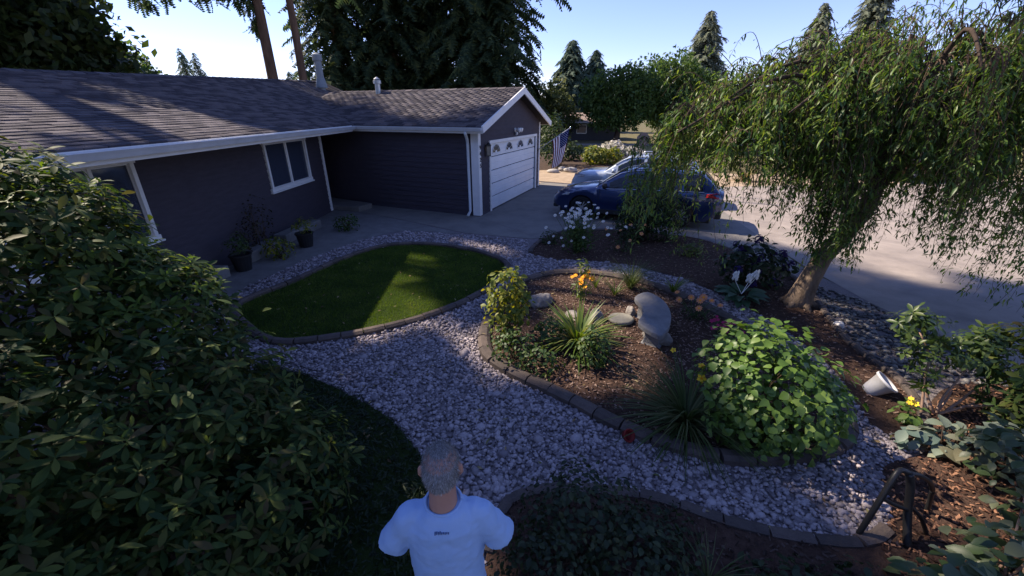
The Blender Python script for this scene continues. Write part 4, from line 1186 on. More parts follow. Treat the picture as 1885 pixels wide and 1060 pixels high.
# ================================================================== GARDEN PLANTS
def dome_leaves(lobes, n, size, shell=.62, up=.35, out=.5, jit=.45, zmin=.03, droop=.25):
    """leaves spread over the outer shell of some ellipsoids: pos, rot, scale"""
    pos, dr, nm = [], [], []
    vol = np.array([l[3] * l[4] + l[3] * l[5] + l[4] * l[5] for l in lobes]); vol = vol / vol.sum()
    for l, f in zip(lobes, vol):
        k = int(n * f * 1.35); u = unit(rng.normal(size=(k, 3)) + np.array([0, 0, .25])); r = rng.uniform(shell, 1.03, k)
        k1 = 1 + .10 * np.sin(5 * u[:, :1] + l[0] * 3) + .08 * np.sin(8 * u[:, 1:2] + l[1] * 5)
        pos.append(np.array(l[:3]) + u * r[:, None] * k1 * np.array(l[3:6])); nm.append(u)
    P = np.concatenate(pos); U = np.concatenate(nm)
    ins = np.zeros(len(P), bool)
    for l in lobes: ins |= np.sum(((P - np.array(l[:3])) / np.array(l[3:6])) ** 2, 1) < (shell * .8) ** 2
    k = (~ins) & (P[:, 2] > zmin); P = P[k]; U = U[k]
    if len(P) > n: s = rng.permutation(len(P))[:n]; P = P[s]; U = U[s]
    N = unit(U * out + np.array([0, 0, up]) + rng.normal(size=P.shape) * jit * .6)
    T = rng.normal(size=P.shape); T -= N * np.sum(T * N, 1, keepdims=True)
    D = unit(unit(T) + U * .35 + np.array([0, 0, -droop]))
    return P, rotmats(D, N), rng.uniform(.5, 1.28, len(P)) * size

def stems(parent, base, lobes, n, r0, m=M_twig, zfrac=.9):
    mb = MB()
    for k in range(n):
        l = lobes[k % len(lobes)]
        u = unit(rng.normal(size=3) + np.array([0, 0, .6])) * .75
        tip = np.array(l[:3]) + u * np.array(l[3:6]); b0 = np.array(base) + np.array([rng.normal() * .06, rng.normal() * .06, -.01])
        mid = b0 * .5 + tip * .5 + np.array([rng.normal() * .05, rng.normal() * .05, .08])
        mb.tube([tuple(b0 - np.array(base)), tuple(mid - np.array(base)), tuple(tip - np.array(base))], [r0, r0 * .7, r0 * .3], 5)
    return mb.build('stem', m, parent, smooth=True)

def shrub(name, base, lobes, n, size, proto, m, label, nparts=0, up=.35, out=.5, shell=.6, nst=8, r0=.012, droop=.25, cat='shrub', smooth=False, group=None):
    t = thing(name, base, label, cat, group)
    P, rot, sc = dome_leaves(lobes, n, size, shell, up, out, droop=droop)
    foliage(t, proto, P, rot, sc, m, nparts, smooth=smooth)
    stems(t, base, lobes, nst, r0)
    return t

def rosettes(lobes, n, size, shell=.75, per=9, zmin=.08, tilt=.42):
    pos, dr, nm, sc = [], [], [], []
    vol = np.array([l[3] * l[4] + l[3] * l[5] + l[4] * l[5] for l in lobes]); vol = vol / vol.sum()
    for l, f in zip(lobes, vol):
        for _ in range(int(n * f * 1.4)):
            u = unit(rng.normal(size=3) + np.array([0, 0, .2])); p = np.array(l[:3]) + u * rng.uniform(shell, 1.04) * np.array(l[3:6])
            if p[2] < zmin: continue
            if any(np.sum(((p - np.array(q[:3])) / np.array(q[3:6])) ** 2) < (shell * .85) ** 2 for q in lobes): continue
            ax = unit(u * .8 + np.array([0, 0, .55]) + rng.normal(size=3) * .3)
            x = unit(np.cross(ax, [.3, .5, .81])); y = np.cross(ax, x); ph = rng.uniform(0, 6.28); s0 = size * rng.uniform(.6, 1.25)
            for j in range(per):
                a = ph + j * 2.399; rad = x * math.cos(a) + y * math.sin(a); el = tilt - .085 * j + rng.normal() * .12
                d_ = rad * math.cos(el) + ax * math.sin(el)
                pos.append(p + ax * (.02 - .006 * j)); dr.append(d_); nm.append(ax * math.cos(el) - rad * math.sin(el)); sc.append(s0 * rng.uniform(.65, 1.15))
    return np.array(pos), rotmats(unit(np.array(dr)), unit(np.array(nm))), np.array(sc)

M_rhodo = leafmat('rhododendron_leaf', [(.020, .044, .012), (.030, .060, .014), (.044, .078, .018), (.085, .11, .022), (.06, .05, .02)], .6, .2, .32)
M_rhodo2 = leafmat('young_rhododendron_leaf', [(.035, .065, .018), (.055, .095, .024), (.095, .13, .03)], .4, .4, .3)
LR = [(-3.30, 2.72, 1.85, .62, .62, .88), (-2.75, 2.75, 1.35, .62, .6, .72), (-3.45, 2.45, 1.38, 1.1, 1.1, 1.56), (-2.62, 2.25, .82, 1.0, 1.05, 1.0), (-1.98, 2.0, .48, .82, .95, .70), (-3.1, 1.3, .9, 1.3, 1.0, 1.3), (-2.1, 1.15, .45, .9, .8, .75)]
LR = [(a - .05, b, c_, d_, e_, f_) for a, b, c_, d_, e_, f_ in LR]
t = thing('rhododendron', (-2.9, 2.1, 0), 'huge dark rhododendron filling the left foreground', 'shrub')
P, rot, sc = rosettes(LR, 2900, .098, .72, 10)
foliage(t, OBOV, P, rot, sc, M_rhodo, 300, smooth=True)
P, rot, sc = dome_leaves(LR, 3600, .10, .45, up=.5)
o = foliage(t, OBOV, P, rot, sc, M_rhodo, 0, rest='inner_foliage')
P, rot, sc = rosettes(LR[:2], 380, .085, .85, 9, zmin=1.6, tilt=.6)  # paler leaves on the top lobes, sunlight put into their colour
foliage(t, OBOV, P, rot, sc, leafmat('sunlit_rhododendron_leaf', [(.06, .11, .02), (.10, .16, .028), (.15, .19, .04)], .5, .25, .4), 0, rest='sunlit_tops')
stems(t, (-2.9, 2.1, 0), LR, 26, .03)

M_heart = leafmat('heart_leaf', [(.055, .11, .024), (.08, .15, .030), (.11, .19, .036), (.15, .22, .05)], .42, .4, .32)
HL = [(2.40, 3.12, .58, .52, .46, .66), (2.66, 3.05, .48, .52, .42, .56), (2.25, 3.32, .66, .42, .42, .56), (2.78, 3.15, .33, .44, .38, .42), (2.32, 3.0, .35, .42, .33, .38)]
shrub('heart_leaf_shrub', (2.4, 3.2, .03), HL, 2100, .078, HEART, M_heart, 'bright green heart-leaved shrub at the corner of the bench bed', 290, up=.55, out=.55, shell=.66, nst=16, r0=.008, droop=.3, smooth=True)

M_pot = leafmat('bush_leaf', [(.025, .055, .014), (.045, .085, .02), (.07, .115, .028)], .5, .35, .3)
M_yel = leafmat('golden_leaf', [(.06, .10, .02), (.11, .15, .025), (.19, .20, .03), (.28, .27, .04)], .5, .3, .35)
shrub('golden_shrub', (-.08, 5.0, .04), [(-.06, 4.98, .85, .28, .24, .27), (-.08, 5.0, .5, .30, .26, .36), (.06, 4.95, .62, .24, .2, .3)], 620, .085, BROAD, M_yel, 'golden green leafy shrub at the tip of the bench bed', 180, nst=10, r0=.007)
shrub('trailing_shrub', (.02, 4.45, .03), [(.05, 4.42, .22, .34, .26, .26), (.34, 4.22, .16, .3, .22, .2), (-.12, 4.75, .2, .2, .26, .22)], 640, .058, BROAD, M_pot, 'low sprawling leafy plant below the golden shrub along the border', 120, nst=10, r0=.005)
shrub('leafy_perennial', (1.02, 4.28, .05), [(1.02, 4.28, .34, .22, .2, .3), (.98, 4.34, .2, .25, .22, .2)], 420, .06, BROAD, M_pot, 'upright green leafy perennial in front of the round stepping stone', 150, nst=8, r0=.006)
shrub('small_leafy_perennial', (.50, 4.78, .05), [(.5, 4.78, .28, .2, .16, .22)], 200, .06, BROAD, M_pot, 'small leafy plant between golden shrub and strap-leaved lily', 80, nst=6, r0=.005)

def tuft(name, base, n, length, spread, m, label, width=1.0, nparts=0, flowers=None, cat='plant', droop=1.0):
    t = thing(name, base, label, cat)
    az = rng.uniform(0, 6.283, n); le = rng.uniform(.15, spread, n)
    D = np.stack([np.cos(az) * np.sin(le), np.sin(az) * np.sin(le), np.cos(le)], 1)
    N = np.stack([-np.cos(az) * np.cos(le), -np.sin(az) * np.cos(le), np.sin(le)], 1)
    P = np.array(base) + np.stack([np.cos(az), np.sin(az), np.zeros(n)], 1) * rng.uniform(0, .07, (n, 1)) * length
    s = rng.uniform(.6, 1.1, n) * length
    foliage(t, BLADE, P, rotmats(D, N), np.stack([s * width, s, s * droop], 1), m, nparts, part='blade', rest='blades')
    return t
M_lily = leafmat('lily_blade', [(.045, .085, .015), (.075, .125, .02), (.12, .16, .03), (.17, .18, .05)], .45, .35, .35)
M_blade = leafmat('grass_blade', [(.035, .065, .016), (.06, .09, .025), (.12, .125, .05)], .5, .3, .3)
tuft('strap_leaf_lily', (.9, 4.78, .06), 190, .62, 1.0, M_lily, 'tall strap-leaved lily clump lit by the sun', 1.25, 90, cat='plant')
tuft('grass_clump', (1.80, 3.3, .03), 330, .72, 1.15, M_blade, 'large arching grass clump between border and heart-leaved shrub', .5, 150, cat='grass', droop=1.25)
tuft('fine_grass', (2.15, 6.75, .06), 170, .62, .75, M_blade, 'fine upright grass behind the curved bench', .45, 60, cat='grass')
tuft('small_iris', (1.78, 6.4, .08), 26, .32, .75, M_lily, 'small sunlit iris tuft left of the bench', 1.3, 26)
tuft('corner_iris', (2.85, 6.55, .06), 22, .34, .5, M_lily, 'small iris by the pebble path right of the fine grass', 2.0, 22)
tuft('young_iris', (1.52, 6.75, .08), 20, .3, .6, M_lily, 'slim young iris between orange flowers and fine grass', 1.2, 20)
tuft('bare_stalk_tuft', (1.35, 1.75, .02), 40, .36, .9, M_blade, 'sparse grass tuft in the dark bed beside the person', .5, 20, cat='grass')

def flower_heads(t, pts, r, m, mc, petals=7, part='flower', tiltv=None):
    """small flowers: each a ring of petals and a middle"""
    base = np.array(t.location)
    V = []; F = []
    for k in range(petals):
        a = 2 * math.pi * k / petals; b = len(V); h_ = math.pi / petals * .9
        V += [(0, 0, 0), (math.cos(a - h_) * .7, math.sin(a - h_) * .7, .12), (math.cos(a) * 1.0, math.sin(a) * 1.0, .05), (math.cos(a + h_) * .7, math.sin(a + h_) * .7, .12)]
        F += [(b, b + 1, b + 2, b + 3)]
    b = len(V)
    for k in range(6): V.append((.28 * math.cos(k * 1.047), .28 * math.sin(k * 1.047), .13))
    V.append((0, 0, .22))
    F2 = [(b + k, b + (k + 1) % 6, b + 6) for k in range(6)]
    me = bpy.data.meshes.new(part); me.from_pydata(V, [], F + F2); me.materials.append(m); me.materials.append(mc)
    me.polygons.foreach_set('material_index', [0] * len(F) + [1] * len(F2))
    for p in pts:
        o = link(part, me, t); o.location = tuple(np.array(p) - base); s_ = r * random.uniform(.8, 1.2); o.scale = (s_, s_, s_)
        tv = tiltv or (-.3, -.5, .8)
        o.rotation_euler = Vector((tv[0] + random.uniform(-.4, .4), tv[1] + random.uniform(-.4, .4), tv[2])).to_track_quat('Z', 'Y').to_euler()
def stalks(t, base, pts, r=.004, m=None):
    mb = MB()
    for p in pts:
        b0 = np.array(base) + np.array([rng.normal() * .03, rng.normal() * .03, 0]); mid = b0 * .5 + np.array(p) * .5 + np.array([0, 0, .03])
        o_ = np.array(t.location)
        mb.tube([tuple(b0 - o_), tuple(mid - o_), tuple(np.array(p) - o_)], r, 4)
    mb.build('stalk', m or leafmat('green_stalk', [(.05, .09, .02), (.06, .10, .025)], .6, .2, 0), t)
M_white = mat('white_petal', (.75, .74, .70), (.66, .66, .63), 10, .7, .2)
M_eye = mat('yellow_eye', (.55, .33, .02), (.45, .25, .02), 10, .8, .1)
M_orange = mat('orange_petal', (.80, .36, .02), (.75, .26, .015), 10, .7, .2)
M_yellow = mat('yellow_petal', (.85, .60, .04), (.8, .5, .03), 10, .7, .2)
M_peach = mat('peach_petal', (.62, .27, .13), (.52, .20, .09), 10, .7, .2)
M_pink = mat('pink_petal', (.40, .03, .12), (.30, .02, .09), 10, .7, .2)
M_purple = mat('purple_petal', (.045, .03, .14), (.03, .02, .09), 10, .7, .2)

# orange-yellow flowers with a leafy stem
b_ = (1.17, 6.2, .08)
t = thing('orange_flowers', b_, 'cluster of bright orange yellow flowers under a lime leaf spike', 'flowers')
pts = [(1.19 + rng.normal() * .07, 6.17 + rng.normal() * .06, .48 + rng.normal() * .05) for _ in range(14)]
flower_heads(t, pts, .042, M_orange, M_yellow); stalks(t, b_, pts)
P, rot, sc = dome_leaves([(1.15, 6.2, .26, .14, .12, .2), (1.17, 6.25, .66, .10, .09, .16)], 120, .10, .4)
foliage(t, LANCE, P, rot, sc * 1.0, M_lily, 60)
# daisies
b_ = (1.5, 9.0, .02)
t = thing('daisy_bush', b_, 'bush of white daisies in front of the blue car wheel', 'flowers')
pts = [(1.5 + rng.normal() * .22, 8.95 + rng.normal() * .2, .92 + rng.normal() * .10) for _ in range(56)] + [(1.5 + rng.normal() * .36, 8.85 + rng.normal() * .25, .55 + rng.normal() * .22) for _ in range(26)]
flower_heads(t, pts, .042, M_white, M_eye, 9); stalks(t, b_, pts)
P, rot, sc = dome_leaves([(1.5, 9.0, .38, .38, .34, .42)], 650, .07, .4)
foliage(t, BROAD, P, rot, sc, M_broad2, 0)
# scattered single flowers in the back bed
t = thing('coral_flowers', (2.7, 9.0, .02), 'few scattered coral and white blooms in the dark back bed', 'flowers')
pts = [(2.2, 9.2, .5), (2.45, 8.9, .55), (2.6, 8.6, .4), (2.75, 9.2, .6), (2.9, 8.8, .5), (2.35, 8.6, .25), (3.15, 9.4, .55)]
flower_heads(t, pts, .045, M_peach, M_eye); stalks(t, (2.6, 9.0, .02), pts)
P, rot, sc = dome_leaves([(2.55, 8.95, .2, .5, .4, .22)], 300, .07, .3)
foliage(t, LANCE, P, rot, sc, M_broad, 0)
# big dark shrub before the car
shrub('dark_round_shrub', (3.35, 10.0, .02), [(3.35, 10.0, .85, .75, .55, .75), (3.0, 9.9, .5, .5, .5, .55), (3.75, 9.9, .6, .55, .5, .65)], 4200, .075, BROAD, M_broad, 'tall dark shrub hiding the middle of the blue car', 0, nst=10, r0=.012)
# peach flowers and pink groundcover by the bench
b_ = (2.82, 5.55, .06)
t = thing('peach_marigolds', b_, 'peach orange marigolds right of the curved bench', 'flowers')
pts = [(2.66, 5.95, .34), (2.62, 5.75, .3), (2.78, 5.7, .36), (2.85, 5.55, .38), (2.93, 5.62, .4), (3.0, 5.5, .4), (3.1, 5.42, .36), (2.78, 5.4, .32)]
flower_heads(t, pts, .055, M_peach, M_orange, 10); stalks(t, b_, pts)
P, rot, sc = dome_leaves([(2.84, 5.58, .16, .26, .24, .18)], 260, .06, .3)
foliage(t, LANCE, P, rot, sc, M_broad, 0)
b_ = (3.05, 5.0, .05)
t = thing('pink_groundcover', b_, 'low magenta flowers behind the heart-leaved shrub', 'flowers')
pts = [(3.05 + rng.normal() * .13, 5.05 + rng.normal() * .12, .24 + rng.normal() * .03) for _ in range(30)]
flower_heads(t, pts, .03, M_pink, M_pink, 5); stalks(t, b_, pts, .003)
P, rot, sc = dome_leaves([(3.05, 5.05, .10, .24, .2, .14)], 160, .05, .3)
foliage(t, LANCE, P, rot, sc, M_broad, 0)
# single yellow flowers by the heart-leaved shrub
b_ = (2.0, 3.95, .06)
t = thing('yellow_flowers', b_, 'three single yellow flowers beside the heart-leaved shrub', 'flowers')
pts = [(1.98, 4.25, .32), (2.02, 3.62, .52), (1.98, 3.5, .45)]
flower_heads(t, pts, .045, M_yellow, M_orange, 5); stalks(t, b_, pts)
# hosta with white flower spikes
M_hosta = leafmat('hosta_leaf', [(.04, .085, .045), (.06, .115, .06), (.075, .13, .07)], .5, .35, .25)
b_ = (3.95, 6.35, .03)
t = thing('hosta', b_, 'blue green hosta with white flower spikes under the weeping tree', 'plant')
n = 34; az = rng.uniform(0, 6.283, n); le = rng.uniform(.6, 1.25, n)
D = np.stack([np.cos(az) * np.sin(le), np.sin(az) * np.sin(le), np.cos(le) * .8], 1); P = np.array(b_) + D * rng.uniform(.12, .24, (n, 1))
foliage(t, HEART, P, rotmats(unit(D * np.array([1, 1, .35])), unit(np.array([0, 0, 1.]) + D * .2 + rng.normal(size=(n, 3)) * .15)), np.stack([rng.uniform(.22, .30, n) * .8, rng.uniform(.24, .32, n), np.full(n, .3)], 1), M_hosta, n, smooth=True)
for sx, sz in ((3.78, .50), (4.02, .46), (4.12, .52)):
    sp = MB(); zz0 = sz - .14
    for k in range(14):
        a_ = k * 2.4; z_ = zz0 + .14 * k / 14
        sp.lathe([(.006, -.025), (.022, 0), (.016, .025), (.003, .04)], (sx - b_[0] + .03 * math.cos(a_), .03 * math.sin(a_), z_), 5)
    sp.tube([(.0, 0, .1), (sx - b_[0], 0, zz0), (sx - b_[0], 0, sz)], .005, 4)
    sp.build('flower_spike', M_white, t)
# purple hydrangea
M_hyd = leafmat('hydrangea_leaf', [(.014, .028, .012), (.022, .04, .016), (.03, .05, .02)], .5, .3, .2)
b_ = (4.5, 7.15, .02)
HY = [(4.5, 7.1, .42, .52, .42, .45), (4.2, 7.1, .35, .35, .35, .35), (4.8, 7.0, .3, .35, .3, .35)]
t = shrub('purple_hydrangea', b_, HY, 620, .11, BROAD, M_hyd, 'dark purple hydrangea bush left of the weeping tree trunk', 0)
mb = MB()
for k in range(26):
    l = HY[k % 3]; u = unit(rng.normal(size=3) + np.array([0, -.3, .6])); c_ = np.array(l[:3]) + u * np.array(l[3:6]) * 1.02
    hd = bpy.data.meshes.get('flower_head')
    if hd is None:
        hq = unit(rng.normal(size=(60, 3))); V, F = instance((np.array([(-.5, -.5, 0), (.5, -.5, 0), (.5, .5, 0), (-.5, .5, 0)], float), np.array([(0, 1, 2, 3)])), hq, rotmats(unit(rng.normal(size=(60, 3))), hq), np.full(60, .42))
        hd = np_mesh('flower_head', V, F, M_purple)
    o = link('flower_head', hd, t); o.location = tuple(c_ - np.array(b_)); s_ = random.uniform(.05, .075); o.scale = (s_, s_, s_)
# leafy plants under the tree
shrub('lime_edge_plant', (4.05, 8.7, .02), [(4.05, 8.7, .14, .3, .22, .16)], 160, .11, LANCE, M_lily, 'pale leaved low plant on the drive edge behind the hydrangea', 0)
shrub('low_fern', (.95, 9.6, .02), [(.95, 9.6, .15, .3, .25, .2)], 200, .09, LANCE, M_broad, 'dark low plant at the driveway corner of the back bed', 0)
# right rhododendrons with bare pinkish stems
M_stem = mat('pink_stem', (.42, .28, .20), (.30, .19, .13), 12, .8, .2, bump=.2)
RL = [(4.28, 3.75, .92, .28, .26, .22), (4.45, 3.62, .66, .26, .22, .2), (4.35, 3.55, .42, .14, .12, .1), (4.85, 3.6, .72, .32, .3, .3)]
t = thing('bare_stem_rhododendron', (4.55, 3.45, .02), 'young rhododendron with bare pinkish stems beside the white pot', 'shrub')
P, rot, sc = rosettes(RL, 80, .10, .55, 9)
foliage(t, OBOV, P, rot, sc, M_rhodo2, 260, smooth=True)
for p in [[(-.17, -.02, 0), (-.18, .05, .25), (-.2, .10, .45)], [(0, 0, 0), (.06, .05, .2), (.2, .12, .32), (.28, .15, .5)], [(.02, 0, 0), (.2, -.02, .10), (.42, .0, .16), (.6, .02, .12)], [(-.02, 0, 0), (-.1, .15, .3), (-.12, .2, .6), (-.25, .28, .85)], [(0, 0, .02), (.12, .06, .14), (.18, .1, .24)], [(.1, 0, .05), (.3, .05, .2), (.42, .1, .3)], [(-.3, 0, 0), (-.33, .02, .14), (-.3, .04, .22)], [(.25, 0, .10), (.36, -.1, .2), (.5, -.12, .22)]]:
    MB().tube(smooth_poly(p, 3, closed=False), list(np.linspace(.017, .007, len(smooth_poly(p, 3, closed=False)))), 7).build('bare_stem', M_stem, t, smooth=True)
RB = [(5.3, 3.35, .62, .55, .5, .55), (5.75, 3.1, .75, .6, .55, .6), (5.1, 2.95, .35, .5, .4, .4), (5.9, 2.6, .5, .6, .5, .55)]
t = thing('right_rhododendron', (5.5, 3.1, .02), 'dark rhododendron mass at the right edge below the weeping tree', 'shrub')
P, rot, sc = rosettes(RB, 420, .105, .7, 9)
foliage(t, OBOV, P, rot, sc, M_rhodo, 240, smooth=True)
stems(t, (5.5, 3.1, .02), RB, 14, .02, M_stem)
# near leafy shrub, lower right
M_big = leafmat('large_leaf', [(.035, .065, .024), (.055, .09, .032), (.08, .115, .045), (.16, .18, .10), (.05, .08, .03)], .42, .4, .25)
t = thing('large_leaf_shrub', (3.4, 1.7, .02), 'near shrub with large dull green leaves at the lower right corner', 'shrub')
NL = [(3.35, 1.62, .28, .55, .34, .40), (2.75, 1.45, .18, .5, .3, .34), (4.0, 2.0, .40, .4, .4, .40), (4.25, 2.55, .36, .35, .35, .36), (2.15, 1.3, .10, .35, .25, .2)]
P, rot, sc = dome_leaves(NL, 820, .118, .5, up=.7, out=.35)
foliage(t, BROAD, P, rot, sc, M_big, 260, smooth=True)
stems(t, (3.4, 1.7, .02), NL, 14, .010, M_stem)
M_pale = leafmat('pale_blue_leaf', [(.10, .15, .12), (.15, .20, .16), (.20, .24, .18), (.24, .22, .13)], .5, .35, .25)
t = thing('pale_leaf_plant', (4.25, 2.95, .02), 'pale blue green broad-leaved plant under the bare pinkish stems', 'plant')
P, rot, sc = dome_leaves([(4.25, 2.95, .14, .42, .26, .18), (4.55, 2.75, .2, .35, .25, .2), (3.95, 3.0, .1, .25, .2, .14)], 120, .15, .3, up=.9, out=.2)
foliage(t, BROAD, P, rot, sc, M_pale, 120, smooth=True)
stems(t, (4.25, 2.95, .02), [(4.25, 2.95, .14, .42, .26, .18)], 8, .006)
t = thing('yellow_bloom_plant', (4.1, 3.35, .02), 'small bright green plant with yellow bloom near the white pot', 'plant')
P, rot, sc = dome_leaves([(4.1, 3.35, .12, .14, .12, .12)], 46, .09, .3, up=.8)
foliage(t, BROAD, P, rot, sc, M_heart, 46)
flower_heads(t, [(4.1, 3.36, .30), (4.13, 3.33, .26), (4.07, 3.33, .27)], .032, M_yellow, M_yellow, 6); stalks(t, (4.1, 3.35, .02), [(4.1, 3.36, .30)])
# dark low shrub beside the person
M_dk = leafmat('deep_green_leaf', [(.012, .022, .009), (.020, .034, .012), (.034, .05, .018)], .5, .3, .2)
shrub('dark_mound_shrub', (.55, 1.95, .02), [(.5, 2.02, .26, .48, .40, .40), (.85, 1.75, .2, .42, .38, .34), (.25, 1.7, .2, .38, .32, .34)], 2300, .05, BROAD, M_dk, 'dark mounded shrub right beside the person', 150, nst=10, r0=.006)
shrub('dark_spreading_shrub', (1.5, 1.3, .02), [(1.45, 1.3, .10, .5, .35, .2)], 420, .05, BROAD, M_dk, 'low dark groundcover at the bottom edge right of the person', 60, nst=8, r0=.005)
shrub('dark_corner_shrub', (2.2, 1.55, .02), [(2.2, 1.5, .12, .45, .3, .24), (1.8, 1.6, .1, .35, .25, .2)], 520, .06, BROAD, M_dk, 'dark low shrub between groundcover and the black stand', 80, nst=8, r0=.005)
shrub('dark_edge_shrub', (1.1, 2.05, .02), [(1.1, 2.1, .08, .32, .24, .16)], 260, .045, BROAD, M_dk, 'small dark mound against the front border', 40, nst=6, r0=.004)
# potted plants and small shrubs by the house
M_potblk = mat('dark_pot', (.016, .016, .018), (.022, .022, .025), 6, .5, .3)
def potplant(x, y, r, h, label, m, n, ls, top):
    t = thing('potted_plant', (x, y, 0), label, 'potted plant')
    MB().lathe([(r * .72, .0), (r * .98, h * .92), (r * 1.06, h * .92), (r * 1.06, h), (r * .9, h), (r * .85, h * .88), (0.01, h * .86)], (0, 0, 0), 18).build('pot', M_potblk, t, smooth=False)
    P, rot, sc = dome_leaves([(x, y, h + top * .5, r * 1.3, r * 1.3, top * .62)], n, ls, .3, zmin=h * .9)
    foliage(t, LANCE, P, rot, sc, m, 40)
    stems(t, (x, y, h * .8), [(x, y, h + top * .5, r, r, top * .5)], 6, .006)
potplant(-5.0, 9.45, .20, .34, 'dark pot with yellow green plant below the window', M_yel, 130, .11, .36)
potplant(-5.55, 7.85, .20, .34, 'dark pot with plant at the left end of the house path', M_pot, 150, .11, .4)
shrub('yellow_green_shrub', (-5.2, 8.6, 0), [(-5.2, 8.6, .22, .36, .3, .25)], 240, .08, BROAD, M_yel, 'low yellow green shrub between the two dark pots', 0)
shrub('porch_shrub', (-4.55, 10.9, 0), [(-4.55, 10.9, .2, .35, .3, .24)], 260, .07, BROAD, M_pot, 'small dark green shrub near the porch step', 0)
shrub('wall_climber', (-5.75, 8.9, 0), [(-5.75, 9.0, .7, .2, .5, .6), (-5.72, 8.5, .5, .18, .4, .45)], 420, .06, BROAD, leafmat('bronze_leaf', [(.03, .02, .014), (.045, .03, .018), (.03, .04, .015)], .5, .3, .2), 'thin bronze leaved shrub against the dark wall', 0)
# shrubs across the drive
shrub('lime_shrub', (5.5, 26.5, 0), [(5.2, 26.3, .5, .9, .7, .6), (6.2, 26.6, .45, .8, .6, .5)], 1100, .20, BROAD, M_yel, 'lime green round shrub above the white car hood', 0)
shrub('white_flower_shrub', (7.0, 28, 0), [(6.6, 28, .8, .9, .7, .5), (7.6, 27.6, .55, .9, .7, .45)], 900, .2, BROAD, leafmat('white_bloom', [(.35, .33, .30), (.6, .57, .5), (.08, .10, .05)], .7, .2, .2), 'shrub covered in whitish bloom behind the lime shrub', 0)
shrub('verge_shrub', (3.9, 28.5, 0), [(3.9, 28.5, .6, 1.0, .8, .6)], 500, .2, BROAD, M_broad, 'dark shrub on the mulch verge behind the flag', 0)
shrub('garage_side_shrub', (2.7, 24, 0), [(2.3, 24, 1.6, .9, 1.0, 1.5), (2.6, 26, 1.2, 1.1, 1.0, 1.2)], 1500, .16, BROAD, M_broad, 'tall dark shrub just beyond the right corner of the garage', 0)
for k, (x, y, r, lab) in enumerate([(2.2, 22.6, .28, 'pale rock left of the flag, nearest the garage corner'), (2.75, 23.3, .25, 'middle pale rock behind the flag pole'), (3.15, 22.8, .3, 'pale rock directly left of the hanging flag')]):
    o = wobble('verge_rock', (x, y, .08), (r * 1.2, r, r * .6), mat('pale_rock', (.45, .42, .38), (.3, .28, .25), 5, .9, .2, bump=.4), seed=k); tag(o, lab, 'rock', 'verge rocks')
t = tuft('dry_grass', (12.5, 33.5, 0), 200, 1.5, .9, mat_dry := leafmat('dry_blade', [(.22, .17, .07), (.30, .24, .10), (.36, .30, .14)], .7, .2, .3), 'tall dry yellow grass below the leafy maple', 1.2, 0, cat='grass')
tuft('dry_grass_tuft', (14.0, 32.5, 0), 160, 1.3, .9, mat_dry, 'smaller dry yellow grass tuft right of the tall one', 1.2, 0, cat='grass')
tuft('verge_dry_grass', (11.0, 19.6, 0), 260, .7, 1.2, mat_dry, 'dry grass on the verge behind the blue car', .8, 0, cat='grass')

# ================================================================== STONES, BENCH, POT
M_stone = mat('bench_stone', (.20, .20, .205), (.14, .14, .145), 5, .9, .2, bump=.35, bscale=50)
M_rock = mat('field_rock', (.30, .27, .24), (.17, .155, .14), 8, .9, .2, bump=.5, bscale=30)
M_step = mat('stepping_stone', (.26, .245, .20), (.19, .18, .15), 10, .9, .2, bump=.4, bscale=60)
bo = (1.98, 5.2, 0)
bench = thing('stone_bench', bo, 'low curved crescent bench of grey stone in the mulch bed', 'bench')
seat = smooth_poly([(1.88, 5.63), (2.14, 5.82), (2.28, 5.50), (2.25, 5.13), (2.15, 4.84), (2.02, 4.60), (1.86, 4.46), (1.70, 4.80), (1.83, 5.06), (1.89, 5.34)], 3)
MB().prism([(x - bo[0], y - bo[1]) for x, y in seat], .33, .41).build('seat', M_stone, bench, bevel=.018)
for cx, cy, an in ((2.04, 5.55, .5), (1.90, 4.75, -.6)):
    pr_ = [(.15, 0.0), (.15, .05), (.11, .08), (.095, .2), (.12, .28), (.15, .329)]
    mb = MB(); rings = []
    for wv, z in pr_:
        ca, sa = math.cos(an), math.sin(an)
        rings.append([Vector((cx - bo[0] + ca * u * wv - sa * v * wv * .6, cy - bo[1] + sa * u * wv + ca * v * wv * .6, z + .05 if z < .3 else z)) for u, v in ((-1, -1), (1, -1), (1, 1), (-1, 1))])
    mb.loft(rings).build('leg', M_stone, bench, bevel=.01)
st = MB().lathe([(.165, 0), (.185, .03), (.18, .055), (.16, .065), (.01, .066)], (0, 0, 0), 26).build('stepping_stone', M_step, None, smooth=False, bevel=.01)
st.location = (1.64, 5.40, zat(1.64, 5.4) - .004); st.scale = (1.05, .95, 1); tag(st, 'round sunlit stepping stone beside the curved bench', 'stone')
